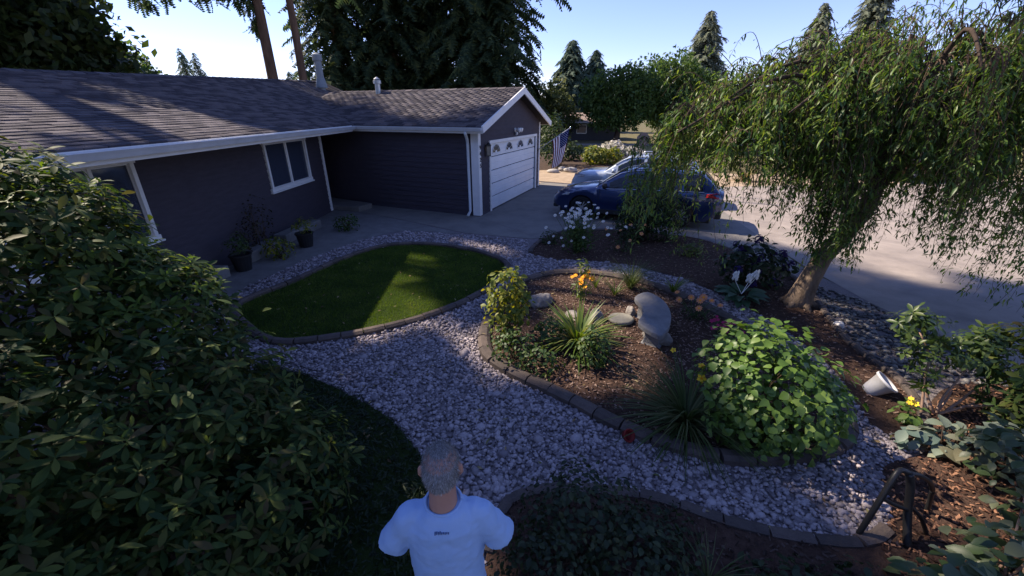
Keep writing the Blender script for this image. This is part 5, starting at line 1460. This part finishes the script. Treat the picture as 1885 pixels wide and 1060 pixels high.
for x, y, s, lab, sd in [(1.84, 5.62, (.075, .085, .09), 'small pale rock leaning at the inner side of the bench', 1), (1.95, 4.80, (.19, .10, .12), 'long pale grey rock lying at the near end of the bench', 2), (.46, 6.12, (.22, .15, .11), 'flat brown rock right of the golden shrub', 3),
                      (1.28, 5.45, (.10, .10, .12), 'small tan rock beside the strap-leaved lily', 4), (4.92, 5.38, (.075, .07, .075), 'white round stone on the soil below the weeping tree', 5), (5.75, 5.3, (.10, .08, .05), 'single grey stone on the stony strip by the drive', 6),
                      (.95, 5.55, (.16, .10, .06), 'low flat stone behind the strap-leaved lily', 7)]:
    z_ = zat(x, y) if in_poly(np.array([[x, y]]), BED1)[0] else .02
    o = wobble('white_stone' if sd == 5 else 'rock', (x, y, z_ + s[2] * .4), s, mat('white_rock', (.62, .60, .57), (.5, .48, .46), 6, .8, .2) if sd == 5 else M_rock, seed=sd, sub=4, amt=.12, X=-.6 if sd == 2 else .3 * sd)
    tag(o, lab, 'rock')
# tipped white pot
M_wpot = mat('white_plastic', (.62, .62, .63), (.52, .52, .53), 4, .45, .4)
pot = thing('plant_pot', (4.2, 3.82, .10), 'tipped over white plastic pot on the soil', 'pot')
pot.scale = (.8, .8, .8); pot.rotation_euler = Vector((.42, -.22, .62)).to_track_quat('Z', 'Y').to_euler()
MB().lathe([(.002, -.14), (.085, -.14), (.10, -.10), (.148, .12), (.165, .12), (.168, .155), (.150, .155), (.140, .12), (.094, -.10), (.002, -.12)], (0, 0, 0), 28, cap=False).build('pot_shell', M_wpot, pot, smooth=True)
# red leaf-like tag lying on the gravel
rd = MB().lathe([(.002, 0), (.05, .0), (.062, .05), (.066, .05), (.066, .06), (.05, .06), (.045, .01), (.002, .008)], (0, 0, 0), 16).build('red_saucer', mat('red_clay', (.20, .015, .012), (.15, .012, .01), 8, .6, .3), None, smooth=True)
rd.location = (1.13, 3.10, .06); rd.rotation_euler = (.9, .3, .2); tag(rd, 'small dark red saucer on the pebbles by the border', 'saucer')
# black tubular garden stand
t = thing('garden_stand', (2.95, 2.05, 0), 'black metal garden stand with bent tubes on the gravel', 'stand')
def stub(name, pts, r): 
    MB().tube(smooth_poly([(p[0] - 2.95, p[1] - 2.05, p[2]) for p in pts], 4, closed=False), r * 1.25, 8).build(name, M_black, t, smooth=True)
stub('leg', [(2.66, 2.10, 0), (2.73, 2.13, .30), (2.80, 2.17, .52), (2.86, 2.2, .58), (2.94, 2.2, .55)], .016)
stub('leg', [(2.94, 2.2, .55), (2.98, 2.18, .42), (2.99, 2.12, .2), (2.96, 2.0, 0)], .022)
stub('brace', [(2.75, 2.14, .37), (2.86, 2.14, .30), (2.985, 2.13, .25)], .012)
stub('arm', [(2.94, 2.2, .55), (3.06, 2.22, .50), (3.2, 2.25, .40), (3.3, 2.28, .28)], .014)
stub('leg', [(3.3, 2.28, .28), (3.36, 2.3, .12), (3.38, 2.3, 0)], .013)
stub('brace', [(2.99, 2.15, .28), (3.1, 2.12, .18), (3.2, 2.1, .0)], .012)
# concrete blocks along the house path
for k, (x, y, a, l, lab) in enumerate([(-5.8, 7.05, 1.45, .9, 'long low concrete block at the left end of the house path'), (-5.72, 8.75, 1.47, 1.1, 'low concrete block behind the yellow green shrub'), (-5.62, 10.4, 1.47, 1.6, 'concrete kerb block below the window by the porch')]):
    d_ = (math.cos(a), math.sin(a), 0)
    o = MB().bar((-l / 2 * d_[0], -l / 2 * d_[1], .12), (l / 2 * d_[0], l / 2 * d_[1], .12), .34, .24).build('concrete_block', M_block, None, bevel=.02)
    o.location = (x, y, 0); tag(o, lab, 'block')

# ================================================================== CARS
M_tyre = mat('tyre_rubber', (.012, .012, .012), (.02, .02, .02), 20, .85, .2)
M_rim = mat('alloy_rim', (.50, .51, .53), (.42, .43, .45), 6, .3, .5, metal=.8)
M_carglass = glassmat('car_glass', (.015, .02, .026), .30)
M_chrome = mat('chrome', (.72, .73, .75), (.66, .67, .69), 5, .15, .5, metal=.95)
M_plastic = mat('black_plastic', (.018, .018, .02), (.026, .026, .028), 12, .6, .3)
M_lamp = mat('headlamp', (.45, .47, .50), (.25, .26, .28), 14, .1, .6)
M_red = mat('tail_lamp', (.42, .012, .012), (.28, .006, .006), 10, .15, .6)
def interp(x, pts): return float(np.interp(x, [p[0] for p in pts], [p[1] for p in pts]))
def make_car(loc, rz, paint, label, L=4.75, W=1.82, H=1.62, suv=False, extra=''):
    t = thing('parked_car', loc, label, 'car', None, rz)
    hl = L / 2
    wf, wr, wrad = hl - .95, -hl + 1.05, .345
    belt = [(-hl, .98), (-hl + .2, 1.04), (-.6, 1.00), (hl - 1.75, .96), (hl - 1.4, .985), (hl - .6, .88), (hl - .2, .76), (hl, .60)] if not suv else [(-hl, 1.02), (-hl + .2, 1.06), (-.6, 1.04), (hl - 1.6, 1.02), (hl - 1.3, 1.04), (hl - .5, .97), (hl - .15, .86), (hl, .62)]
    plan = [(-hl, .76), (-hl + .25, .94), (-hl + .8, 1.0), (hl - 1.0, 1.0), (hl - .45, .94), (hl - .15, .84), (hl, .66)]
    xs = sorted(set(list(np.linspace(-hl, hl, 41)) + [wf + d for d in (-.40, -.37, -.3, -.2, 0, .2, .3, .37, .40)] + [wr + d for d in (-.40, -.37, -.3, -.2, 0, .2, .3, .37, .40)]))
    rings = []
    for x in xs:
        hw = W / 2 * interp(x, plan); zt = interp(x, belt); zl = .24 if -hl + .3 < x < hl - .25 else .34
        for wx in (wf, wr):
            if abs(x - wx) < .395: zl = max(zl, .33 + math.sqrt(.40 ** 2 - (x - wx) ** 2) * .98)
        r_ = [(hw * .97, zl), (hw * 1.0, zl + (zt - zl) * .25), (hw * 1.005, zl + (zt - zl) * .55), (hw * .985, zl + (zt - zl) * .78), (hw * .965, zt - .05), (hw * .90, zt - .008), (hw * .55, zt + .022), (0, zt + .035)]
        full = [Vector((x, y, z)) for y, z in r_] + [Vector((x, -y, z)) for y, z in reversed(r_[:-1])]
        rings.append(full)
    body = MB().loft(rings, cap=True, closed=False)
    bo_ = body.build('body', paint, t, smooth=True)
    bo_.modifiers.new('edge', 'EDGE_SPLIT').split_angle = R(42)
    # dark underside
    MB().box((0, 0, .36), (L - .5, W * .80, .36)).build('underbody', M_plastic, t)
    # cabin
    rp = [(-hl + .12, 1.02), (-hl + .38, H - .22), (-hl + .62, H - .06), (-.9, H - .005), (-.25, H), (hl - 2.25, H - .04), (hl - 1.98, H - .12), (hl - 1.3, .96)] if not suv else [(-hl + .06, 1.04), (-hl + .22, H - .2), (-hl + .38, H - .05), (-.9, H), (-.25, H), (hl - 2.05, H - .05), (hl - 1.85, H - .14), (hl - 1.22, 1.02)]
    cx = np.linspace(rp[0][0], rp[-1][0], 44)
    def cab(x, f):  # f 0 at the belt, 1 at the roof edge
        zt = interp(x, belt) - .03; zr = interp(x, rp); b0 = W / 2 * .915 * min(1, .90 + .1 * min(1, (hl - abs(x)) / .6)); rise = max(0, zr - zt)
        return b0 - rise * .30 * f - .03 * f * f, zt + rise * f, zr
    rings = []
    for x in cx:
        r_ = []
        for f in (0, .35, .7, .9, 1.0):
            y, z, zr = cab(x, f); r_.append((y, z - (.02 if f == 1 else 0)))
        yr, _, zr = cab(x, 1.0); r_ += [(yr * .90, zr + .004), (yr * .5, zr + .022), (0, zr + .028)]
        rings.append([Vector((x, y, z)) for y, z in r_] + [Vector((x, -y, z)) for y, z in reversed(r_[:-1])])
    MB().loft(rings, cap=True, closed=False).build('cabin', paint, t, smooth=True)
    # side glass
    cuts = [(-hl + .55, -hl + 1.0), (-hl + 1.08, -.42), (-.32, hl - 1.72)]
    for s in (1, -1):
        for x0, x1 in cuts:
            g = []
            for x in np.linspace(x0, x1, 9):
                zr = interp(x, rp); ff = []
                for f in (.07, .3, .6, .86):
                    y, z, _ = cab(x, f); ff.append(Vector((x, s * (y + .007), z)))
                g.append(ff)
            if x1 > hl - 1.9: # taper the front corner along the pillar
                for col in g:
                    lim = interp(col[0].x + .0, rp) - .10
                    for v in col: v.z = min(v.z, max(lim, col[0].z + .001))
            MB().loft(g, cap=False, closed=False).build('side_window', M_carglass, t, smooth=True)
        # bright strip over the windows and at the belt
        line = [Vector((x, s * (cab(x, .93)[0] + .008), cab(x, .93)[1])) for x in np.linspace(-hl + .5, hl - 1.62, 22)]
        MB().tube(line, .010, 5).build('window_trim', M_chrome, t)
        line = [Vector((x, s * (cab(x, .02)[0] + .012), cab(x, .02)[1] + .01)) for x in np.linspace(-hl + .5, hl - 1.5, 12)]
        MB().tube(line, .008, 5).build('belt_trim', M_chrome, t)
        rail = [Vector((x, s * (cab(x, 1)[0] * .93), interp(x, rp) + (.055 if .04 < k / 11 < .96 else .0))) for k, x in enumerate(np.linspace(-hl + .75, hl - 2.35, 12))]
        MB().tube(rail, .017, 6).build('roof_rail', M_plastic if not suv else M_rim, t, smooth=True)
        # mirror
        mp_ = Vector((hl - 1.62, s * (W / 2 + .08), 1.05 if not suv else 1.1))
        mm = MB().lathe([(.02, -.10), (.09, -.08), (.115, 0), (.10, .07), (.03, .10)], mp_, 12, X=(0, .95, 0), Y=(0, 0, .72), Z=(.7, 0, 0))
        mm.bar(mp_ + Vector((0, -s * .16, -.06)), mp_, .05, .03); mm.build('door_mirror', M_plastic if not suv else paint, t, smooth=True)
        # door seams and handles
        for x in (-.37, hl - 1.45, -hl + 1.15):
            ln = [Vector((x - .02 * q, s * (W / 2 * 1.0 + .002 + (.004 if .2 < q < .8 else -.010)), .34 + (.62) * q)) for q in np.linspace(0, 1, 7)]
            MB().tube(ln, .005, 4).build('door_seam', M_plastic, t)
        for x in (-.62, hl - 2.35):
            MB().bar((x - .10, s * (W / 2 + .012), .88), (x + .10, s * (W / 2 + .012), .885), .03, .03).build('door_handle', paint, t, bevel=.008)
        MB().bar((wr + .5, s * (W / 2 * .985), .30), (wf - .5, s * (W / 2 * .985), .30), .05, .12).build('sill', M_plastic, t, bevel=.01)
        # lamps
        hx = hl - .33; hy = s * W / 2 * .70; hz = .70 if not suv else .82
        hv = [Vector((hl - .10, s * W / 2 * .52, hz - .05)), Vector((hl - .26, s * W / 2 * .83, hz - .05)), Vector((hl - .52, s * W / 2 * .955, hz + .0)), Vector((hl - .56, s * W / 2 * .945, hz + .075)), Vector((hl - .28, s * W / 2 * .80, hz + .085)), Vector((hl - .13, s * W / 2 * .52, hz + .055))]
        o2 = Vector((.025, s * .022, .012))
        hb = MB(); hb.add([v - o2 * 2 for v in hv] + [v + o2 for v in hv], [tuple(range(6, 12))] + [(k, (k + 1) % 6, 6 + (k + 1) % 6, 6 + k) for k in range(6)])
        hb.build('headlight', M_lamp, t, bevel=.012)
        tv_ = [Vector((-hl + .04, s * W / 2 * .50, .86)), Vector((-hl + .14, s * W / 2 * .88, .86)), Vector((-hl + .42, s * W / 2 * .975, .90)), Vector((-hl + .40, s * W / 2 * .965, .99)), Vector((-hl + .16, s * W / 2 * .86, 1.0)), Vector((-hl + .06, s * W / 2 * .50, .98))]
        o2 = Vector((-.02, s * .022, .008))
        tbm = MB(); tbm.add([v - o2 * 2 for v in tv_] + [v + o2 for v in tv_], [tuple(range(6, 12))] + [(k, (k + 1) % 6, 6 + (k + 1) % 6, 6 + k) for k in range(6)])
        tbm.build('taillight', M_red, t, bevel=.01)
        # wheels
        for wx in (wf, wr):
            wc = Vector((wx, s * (W / 2 - .12), wrad))
            prof = [(.21, -.10), (.30, -.105), (.335, -.085), (wrad, -.05), (wrad, .05), (.335, .085), (.30, .105), (.21, .10)]
            we = empty('wheel', wc); we.parent = t
            MB().lathe(prof, (0, 0, 0), 28, X=(1, 0, 0), Y=(0, 0, 1), Z=(0, s, 0), cap=False).build('tyre', M_tyre, we, smooth=True)
            rm = MB().lathe([(.225, -.06), (.235, .09), (.215, .095), (.20, .03), (.19, -.02)], (0, 0, 0), 28, X=(1, 0, 0), Y=(0, 0, 1), Z=(0, s, 0), cap=False)
            for k in range(10):
                a_ = 2 * math.pi * (k + (.14 if k % 2 else -.14)) / 10
                rm.bar((.03 * math.cos(a_), s * .075, .03 * math.sin(a_)), (.21 * math.cos(a_), s * .06, .21 * math.sin(a_)), .028, .022, up=(0, 1, 0))
            rm.lathe([(.055, .05), (.05, .085), (.005, .09)], (0, 0, 0), 14, X=(1, 0, 0), Y=(0, 0, 1), Z=(0, s, 0))
            rm.build('rim', M_rim, we)
            MB().lathe([(.20, -.05), (.18, -.02), (.004, -.02)], (0, 0, 0), 20, X=(1, 0, 0), Y=(0, 0, 1), Z=(0, s, 0), cap=False).build('brake_disc', M_plastic, we)
    # windscreen and rear glass, laid on the cabin
    def screen(x0, x1, wfrac):
        g = []
        for x in np.linspace(x0, x1, 8):
            zr = interp(x, rp); y0 = cab(x, 1.0)[0]
            g.append([Vector((x, y0 * wfrac * u, zr + .040 - .022 * abs(u) ** 2)) for u in np.linspace(-1, 1, 9)])
        return MB().loft(g, cap=False, closed=False)
    xs0, xs1 = (hl - 2.12, hl - 1.34) if not suv else (hl - 1.98, hl - 1.26)
    screen(xs0, xs1, .93).build('windscreen', M_carglass, t, smooth=True)
    screen(-hl + .16, -hl + .50, .84).build('rear_window', M_carglass, t, smooth=True)
    # grille, bumpers, plates
    MB().box((hl - .035, 0, .56), (.08, .95, .16)).build('grille', M_plastic, t, bevel=.02)
    MB().box((hl - .10, 0, .34), (.16, W * .80, .12)).build('front_bumper', M_plastic, t, bevel=.04)
    MB().box((-hl + .08, 0, .42), (.20, W * .84, .22)).build('rear_bumper', M_plastic if not suv else paint, t, bevel=.05)
    MB().tube([(hl - 1.22, -.55, 1.01 if not suv else 1.075), (hl - 1.26, .1, 1.03 if not suv else 1.095)], .012, 4).build('wiper', M_plastic, t)
    return t
RZ = math.atan2(.392, -.92)
M_blue = mat('blue_paint', (.009, .028, .105), (.008, .024, .09), 3, .32, .5, metal=.55, coat=1.0)
M_silver = mat('white_paint', (.44, .50, .57), (.40, .46, .53), 3, .35, .5, metal=.2, coat=1.0)
M_redpaint = mat('red_paint', (.28, .02, .02), (.24, .015, .015), 3, .35, .5, metal=.2, coat=1.0)
make_car((3.74, 12.43, .004), RZ, M_blue, 'dark blue wagon parked nose to the garage behind the daisies', H=1.53)
make_car((4.55, 15.35, .004), RZ, M_silver, 'white utility vehicle parked beyond the blue wagon', 4.5, 1.82, 1.60, True)
make_car((19.6, 20.4, .0), R(12), M_redpaint, 'red car far across the street behind the weeping tree', 4.4, 1.75, 1.5)

# ================================================================== FLAG
fb = Vector((1.12, 18.02, 1.55))
flag = thing('flag_pole', fb, 'flag on a slanted pole fixed to the garage corner', 'flag')
tip = Vector((1.22, -.45, .86))
M_pole = mat('pole_paint', (.55, .56, .58), (.48, .49, .5), 5, .4, .4)
MB().tube([(0, 0, 0), tip * .5, tip], .016, 8).build('pole', M_pole, flag, smooth=True)
MB().lathe([(.004, -.04), (.03, -.02), (.034, 0), (.02, .03), (.004, .04)], tip, 10).build('finial', M_chrome, flag, smooth=True)
MB().box((-.03, .02, -.03), (.08, .08, .12)).build('bracket', M_black, flag, bevel=.01)
M_fr = leafmat('flag_red', [(.13, .008, .03), (.16, .012, .035)], .8, .1, .35)
M_fw = leafmat('flag_white', [(.80, .78, .82), (.84, .82, .86)], .8, .1, .35)
M_fb = mat('flag_blue', (.018, .025, .12), (.014, .02, .10), 8, .8, .15)
def flagpt(u, v):
    """u 0 lower end of the hoist .. 1 at the pole tip, v 0 at the pole .. 1 hanging fly end"""
    h_ = tip * (.44 + .54 * u)
    bottom = tip * .46 + (tip * .52) * (.52 + .66 * (u - .5)) 
    k = v ** .8
    p = h_ * (1 - k) + bottom * k
    fold = .07 * math.sin(u * 6.5 + v * 1.2) * (.15 + v)
    return Vector((p.x + .05 * math.sin(v * 3) - .14 * v, p.y + fold, p.z - 1.25 * v * (1 - .08 * (u - .5) ** 2) - .02))
NU, NV = 39, 26
fv = [flagpt(i / NU, j / NV) for i in range(NU + 1) for j in range(NV + 1)]
ff, fm = [], []
for i in range(NU):
    for j in range(NV):
        a_ = i * (NV + 1) + j; ff.append((a_, a_ + 1, a_ + NV + 2, a_ + NV + 1)); sI = i // 3
        fm.append(2 if (i >= 18 and j < 11) else (0 if sI % 2 == 0 else 1))
me = bpy.data.meshes.new('flag_cloth'); me.from_pydata(fv, [], ff)
for m_ in (M_fr, M_fw, M_fb): me.materials.append(m_)
me.polygons.foreach_set('material_index', fm); me.polygons.foreach_set('use_smooth', [True] * len(ff))
cloth = link('flag_cloth', me, flag)
cloth.modifiers.new('thick', 'SOLIDIFY').thickness = .004
sm = MB()
for r_ in range(9):
    for c_ in range(6 if r_ % 2 == 0 else 5):
        u = .48 + .50 * (r_ + .7) / 9.4; v = (.42) * ((c_ + (.5 if r_ % 2 == 0 else 1.0)) / 6.2)
        p = flagpt(u, v); du = (flagpt(u + .01, v) - p).normalized(); dv = (flagpt(u, v + .01) - p).normalized(); nn = du.cross(dv).normalized()
        for s in (1, -1):
            star = []
            for k in range(10):
                rad = .021 if k % 2 == 0 else .009; an = math.pi * k / 5
                star.append(p + nn * s * .006 + du * rad * math.cos(an) + dv * rad * math.sin(an))
            sm.add(star, [tuple(range(10))])
o = sm.build('stars', M_fw, cloth); o['kind'] = 'stuff'

# ================================================================== STREET SIGN, FAR HOUSE
sg = thing('street_sign', (7.3, 24, 0), 'back of an eight-sided sign on a post beyond the cars', 'sign')
MB().bar((0, 0, 0), (0, 0, 1.95), .06, .05, up=(0, 1, 0)).build('post', mat('sign_post', (.08, .08, .09), (.05, .05, .06), 5, .6, .3), sg)
oc = [(.38 * math.cos(R(22.5 + 45 * k)), .38 * math.sin(R(22.5 + 45 * k))) for k in range(8)]
MB().add([(x, -.035, 1.6 + z) for x, z in oc] + [(x, -.03, 1.6 + z) for x, z in oc], [tuple(range(8)), tuple(reversed(range(8, 16)))] + [(k, (k + 1) % 8, 8 + (k + 1) % 8, 8 + k) for k in range(8)]).build('sign_plate', mat('sign_back', (.10, .10, .12), (.07, .07, .085), 5, .5, .4), sg)

def far_house(x0, x1, y, dz, wall, roofm, label, wins, ridge=2.95):
    hh = thing('far_house', (x0, y, 0), label, 'house')
    L_ = x1 - x0
    MB().box((L_ / 2, 3, 1.0 + dz), (L_, 6, 2.0)).build('wall', wall, hh)
    rf = MB()
    rf.add([(-.4, -.6, 1.95 + dz), (L_ + .4, -.6, 1.95 + dz), (L_ + .4, 3, ridge + dz), (-.4, 3, ridge + dz), (-.4, 6.6, 1.95 + dz), (L_ + .4, 6.6, 1.95 + dz), (-.4, -.6, 1.85 + dz), (L_ + .4, -.6, 1.85 + dz)], [(0, 1, 2, 3), (3, 2, 5, 4), (6, 7, 1, 0), (0, 3, 4), (1, 5, 2)])
    r_ = rf.build('roof', roofm, hh)
    MB().bar((-.4, -.63, 1.9 + dz), (L_ + .4, -.63, 1.9 + dz), .04, .12).build('gutter', M_gutter, hh)
    for wx, wz, ww, wh in wins:
        wi = MB()
        for p, q in (((wx - ww / 2, -.03, wz - wh / 2), (wx + ww / 2, -.03, wz - wh / 2)), ((wx - ww / 2, -.03, wz + wh / 2), (wx + ww / 2, -.03, wz + wh / 2))): wi.bar(p, q, .08, .09)
        for s in (-1, 1): wi.bar((wx + s * ww / 2, -.03, wz - wh / 2), (wx + s * ww / 2, -.03, wz + wh / 2), .08, .09, up=(1, 0, 0))
        wo = wi.build('window', M_trim, hh)
        MB().box((wx, -.015, wz), (ww, .02, wh)).build('pane', M_pane, wo)
    return hh
M_fwall = mat('far_wall', (.06, .065, .085), (.05, .054, .07), 3, .85, .2)
M_froof = mat('far_roof', (.30, .23, .19), (.22, .17, .14), 6, .9, .15)
far_house(3.3, 12.5, 50, 0, M_fwall, M_froof, 'low blue grey house across the street behind the flag', [(4.7, 1.2, 1.1, .9), (1.0, .95, .9, 1.7)])
far_house(24, 36, 46, 0, mat('beige_wall', (.52, .43, .35), (.45, .37, .30), 3, .85, .2), M_froof, 'pale beige house glimpsed through the weeping branches', [(3, 1.1, 1.4, 1.0), (7.5, 1.1, 1.6, 1.0)], 3.4)

# ================================================================== THE PERSON
M_skin = mat('skin', (.42, .235, .175), (.36, .19, .14), 9, .55, .35, bump=.06, bscale=120)
M_shirt = mat('pale_blue_shirt', (.33, .47, .72), (.29, .43, .68), 5, .85, .15, bump=.12, bscale=26)
M_trouser = mat('dark_trousers', (.03, .032, .04), (.022, .024, .03), 12, .9, .1)
M_hair = leafmat('grey_hair', [(.08, .075, .072), (.20, .195, .19), (.36, .35, .34), (.55, .54, .53)], .5, .35, 0)
pl = (-.30, 1.25, 0)
per = thing('person', pl, 'person in a pale blue white t-shirt seen from behind and above', 'person', rz=R(4))
per.scale = (.97, .97, .97)
def ell_ring(c, rx, ry, n=20, tilt=0.0):
    return [Vector((c[0] + rx * math.cos(2 * math.pi * k / n), c[1] + ry * math.sin(2 * math.pi * k / n), c[2] + tilt * math.sin(2 * math.pi * k / n))) for k in range(n)]
def remesh(o, vox, it=6, f=.5):
    r_ = o.modifiers.new('remesh', 'REMESH'); r_.mode = 'VOXEL'; r_.voxel_size = vox; r_.use_smooth_shade = True
    s_ = o.modifiers.new('smooth', 'SMOOTH'); s_.factor = f; s_.iterations = it
bd = MB()
bd.loft([ell_ring((0, 0, z), a, b) for z, a, b in [(.86, .15, .105), (1.0, .145, .10), (1.2, .16, .105), (1.35, .16, .09), (1.42, .11, .07), (1.46, .06, .055)]])
bd.loft([ell_ring((0, y, z), a, b) for z, a, b, y in [(1.42, .075, .07, -.005), (1.49, .064, .064, -.002), (1.545, .060, .062, .008), (1.60, .058, .06, .02)]])
bd.loft([ell_ring((0, .022 + dy, z), a, b) for z, a, b, dy in [(1.545, .035, .05, .035), (1.575, .058, .078, .02), (1.61, .070, .090, .008), (1.66, .0765, .098, 0), (1.70, .077, .099, 0), (1.735, .068, .088, -.003), (1.762, .045, .06, -.004), (1.775, .016, .022, -.004)]])
bd.tube([(0, .105, 1.675), (0, .132, 1.65), (0, .138, 1.635), (0, .115, 1.625)], [.012, .016, .018, .012], 8)       # nose
bd.tube([(-.022, .100, 1.598), (0, .112, 1.598), (.022, .100, 1.598)], [.008, .011, .008], 8)                          # mouth
for s in (-1, 1):
    bd.tube([(s * .074, .02, 1.685), (s * .086, .008, 1.69), (s * .088, .002, 1.66), (s * .080, .012, 1.632)], [.010, .013, .012, .008], 8)   # ear
    bd.tube([(s * .03, .105, 1.69), (s * .045, .095, 1.692)], [.012, .012], 8)                                           # brow and eye
    bd.tube([(s * .12, 0, 1.40), (s * .175, .008, 1.38), (s * .225, .05, 1.26), (s * .252, .11, 1.14)], [.045, .048, .044, .040], 12)
    bd.tube([(s * .252, .11, 1.14), (s * .20, .19, 1.02), (s * .13, .27, .93)], [.041, .040, .029], 12)
    pc = Vector((s * .105, .305, .915))
    bd.tube([(s * .13, .27, .93), pc, (s * .075, .35, .905)], [.029, .036, .034], 10)
    for k, (ox, oz, ln) in enumerate([(.026, .022, .072), (.010, .028, .080), (-.008, .026, .074), (-.024, .016, .058)]):
        b0 = Vector((s * .075, .35, .905 + oz * .9)); b0.x += -s * .0; b0.y += ox * .35
        d1 = Vector((-s * .75, .45, .05)).normalized(); d2 = Vector((-s * .9, -.15, -.12)).normalized()
        b0.z = .878 + k * .017
        bd.tube([b0, b0 + d1 * ln * .5, b0 + d1 * ln * .55 + d2 * ln * .28, b0 + d1 * ln * .4 + d2 * ln * .55], [.0105, .0095, .009, .008], 7)
    bd.tube([(s * .12, .30, .925), (s * .098, .295, .955), (s * .078, .315, .975)], [.013, .011, .009], 7)           # thumb
    bd.tube([(s * .09, 0, .90), (s * .098, .005, .52), (s * .10, -.012, .30), (s * .10, -.005, .09)], [.075, .055, .05, .036], 12)
    bd.tube([(s * .10, -.03, .05), (s * .105, .08, .04), (s * .11, .17, .03)], [.034, .036, .026], 10)
body = bd.build('body', M_skin, per)
remesh(body, .0065, 4)
sh = MB()
sh.loft([ell_ring((0, y, z), a, b, 28) for z, a, b, y in [(.84, .185, .135, 0), (.95, .178, .132, 0), (1.08, .172, .128, 0), (1.2, .174, .125, 0), (1.31, .182, .125, .0), (1.39, .180, .115, -.002), (1.435, .152, .098, -.004), (1.468, .115, .084, -.004), (1.487, .084, .076, .004)]])
for s in (-1, 1):
    sh.tube([(s * .07, -.002, 1.435), (s * .12, 0, 1.425), (s * .155, .0, 1.402), (s * .195, .010, 1.33), (s * .238, .022, 1.245), (s * .252, .026, 1.215)], [.042, .056, .062, .066, .074, .080], 18)
shirt = sh.build('shirt', M_shirt, per)
remesh(shirt, .0075, 3)
# wrinkles in the cloth
tx = bpy.data.textures.new('cloth_folds', 'CLOUDS'); tx.noise_scale = .085
dm = shirt.modifiers.new('folds', 'DISPLACE'); dm.texture = tx; dm.strength = .022; dm.mid_level = .5; dm.texture_coords = 'LOCAL'
nb_ = MB(); nr = [Vector((.080 * math.cos(a), .004 + .074 * math.sin(a), 1.490 + .008 * math.sin(a))) for a in np.linspace(0, 2 * math.pi, 29)[:-1]]
nb_.tube(nr + [nr[0]], .0075, 6); nb_.build('collar', M_shirt, shirt, smooth=True)
# small printed mark under the collar
pm = MB()
for k in range(9):
    x_ = -.030 + k * .0072; pm.box((x_, -.100, 1.425 + .002 * (k % 2)), (.0045, .03, .0045 if k % 3 else .0075))
pmk = pm.build('printed_mark', mat('shirt_print', (.10, .13, .24), (.12, .16, .28), 20, .8, .1), shirt)
tr_ = MB()
tr_.loft([ell_ring((0, 0, z), a, b) for z, a, b in [(.80, .172, .125), (.88, .17, .125), (.96, .165, .12)]])
for s in (-1, 1): tr_.tube([(s * .085, 0, .86), (s * .098, .0, .5), (s * .10, -.01, .10)], [.092, .078, .068], 14)
remesh(tr_.build('trousers', M_trouser, per), .012, 4)
for s in (-1, 1):
    so = MB().loft([ell_ring((s * .108, .055, z), a, b, 18) for z, a, b in [(.0, .052, .145), (.03, .054, .147), (.06, .048, .135), (.09, .042, .09)]])
    remesh(so.build('shoe', M_plastic, per), .008, 4)
# short grey hair over a close-cropped cap
bmh = bmesh.new(); bmesh.ops.create_icosphere(bmh, subdivisions=4, radius=1.0)
dead = [f for f in bmh.faces if (lambda c: not ((c.z > -.50) and not (c.y > .60 and c.z < .6) and not (abs(c.x) > .8 and c.z < -.1 and c.y > -.1)))(f.calc_center_median().normalized())]
bmesh.ops.delete(bmh, geom=dead, context='FACES')
for v in bmh.verts: v.co = Vector((v.co.x * .0800, .021 + v.co.y * .1040, 1.672 + v.co.z * .1075))
mh = bpy.data.meshes.new('hair_cap'); bmh.to_mesh(mh); bmh.free(); mh.materials.append(mat('hair_root', (.17, .155, .15), (.28, .26, .25), 30, .8, .2)); mh.polygons.foreach_set('use_smooth', [True] * len(mh.polygons))
link('hair_cap', mh, per)
# short grey hair
n = 15000
u = unit(rng.normal(size=(n, 3)))
keep = (u[:, 2] > -.50) & ~((u[:, 1] > .60) & (u[:, 2] < .6)) & ~((np.abs(u[:, 0]) > .8) & (u[:, 2] < -.1) & (u[:, 1] > -.1))
u = u[keep]
P = np.array([0, .022, 1.672]) + u * np.array([.0800, .1040, .1075])
D = unit(u * .75 + np.array([0, -.5, -.35]) + rng.normal(size=u.shape) * .22)
HB = blade_proto(2, .11, .25)
V, F = instance(HB, P, rotmats(D, u), rng.uniform(.008, .017, len(u)))
o = link('hair', np_mesh('hair', V, F, M_hair), per); o['kind'] = 'stuff'
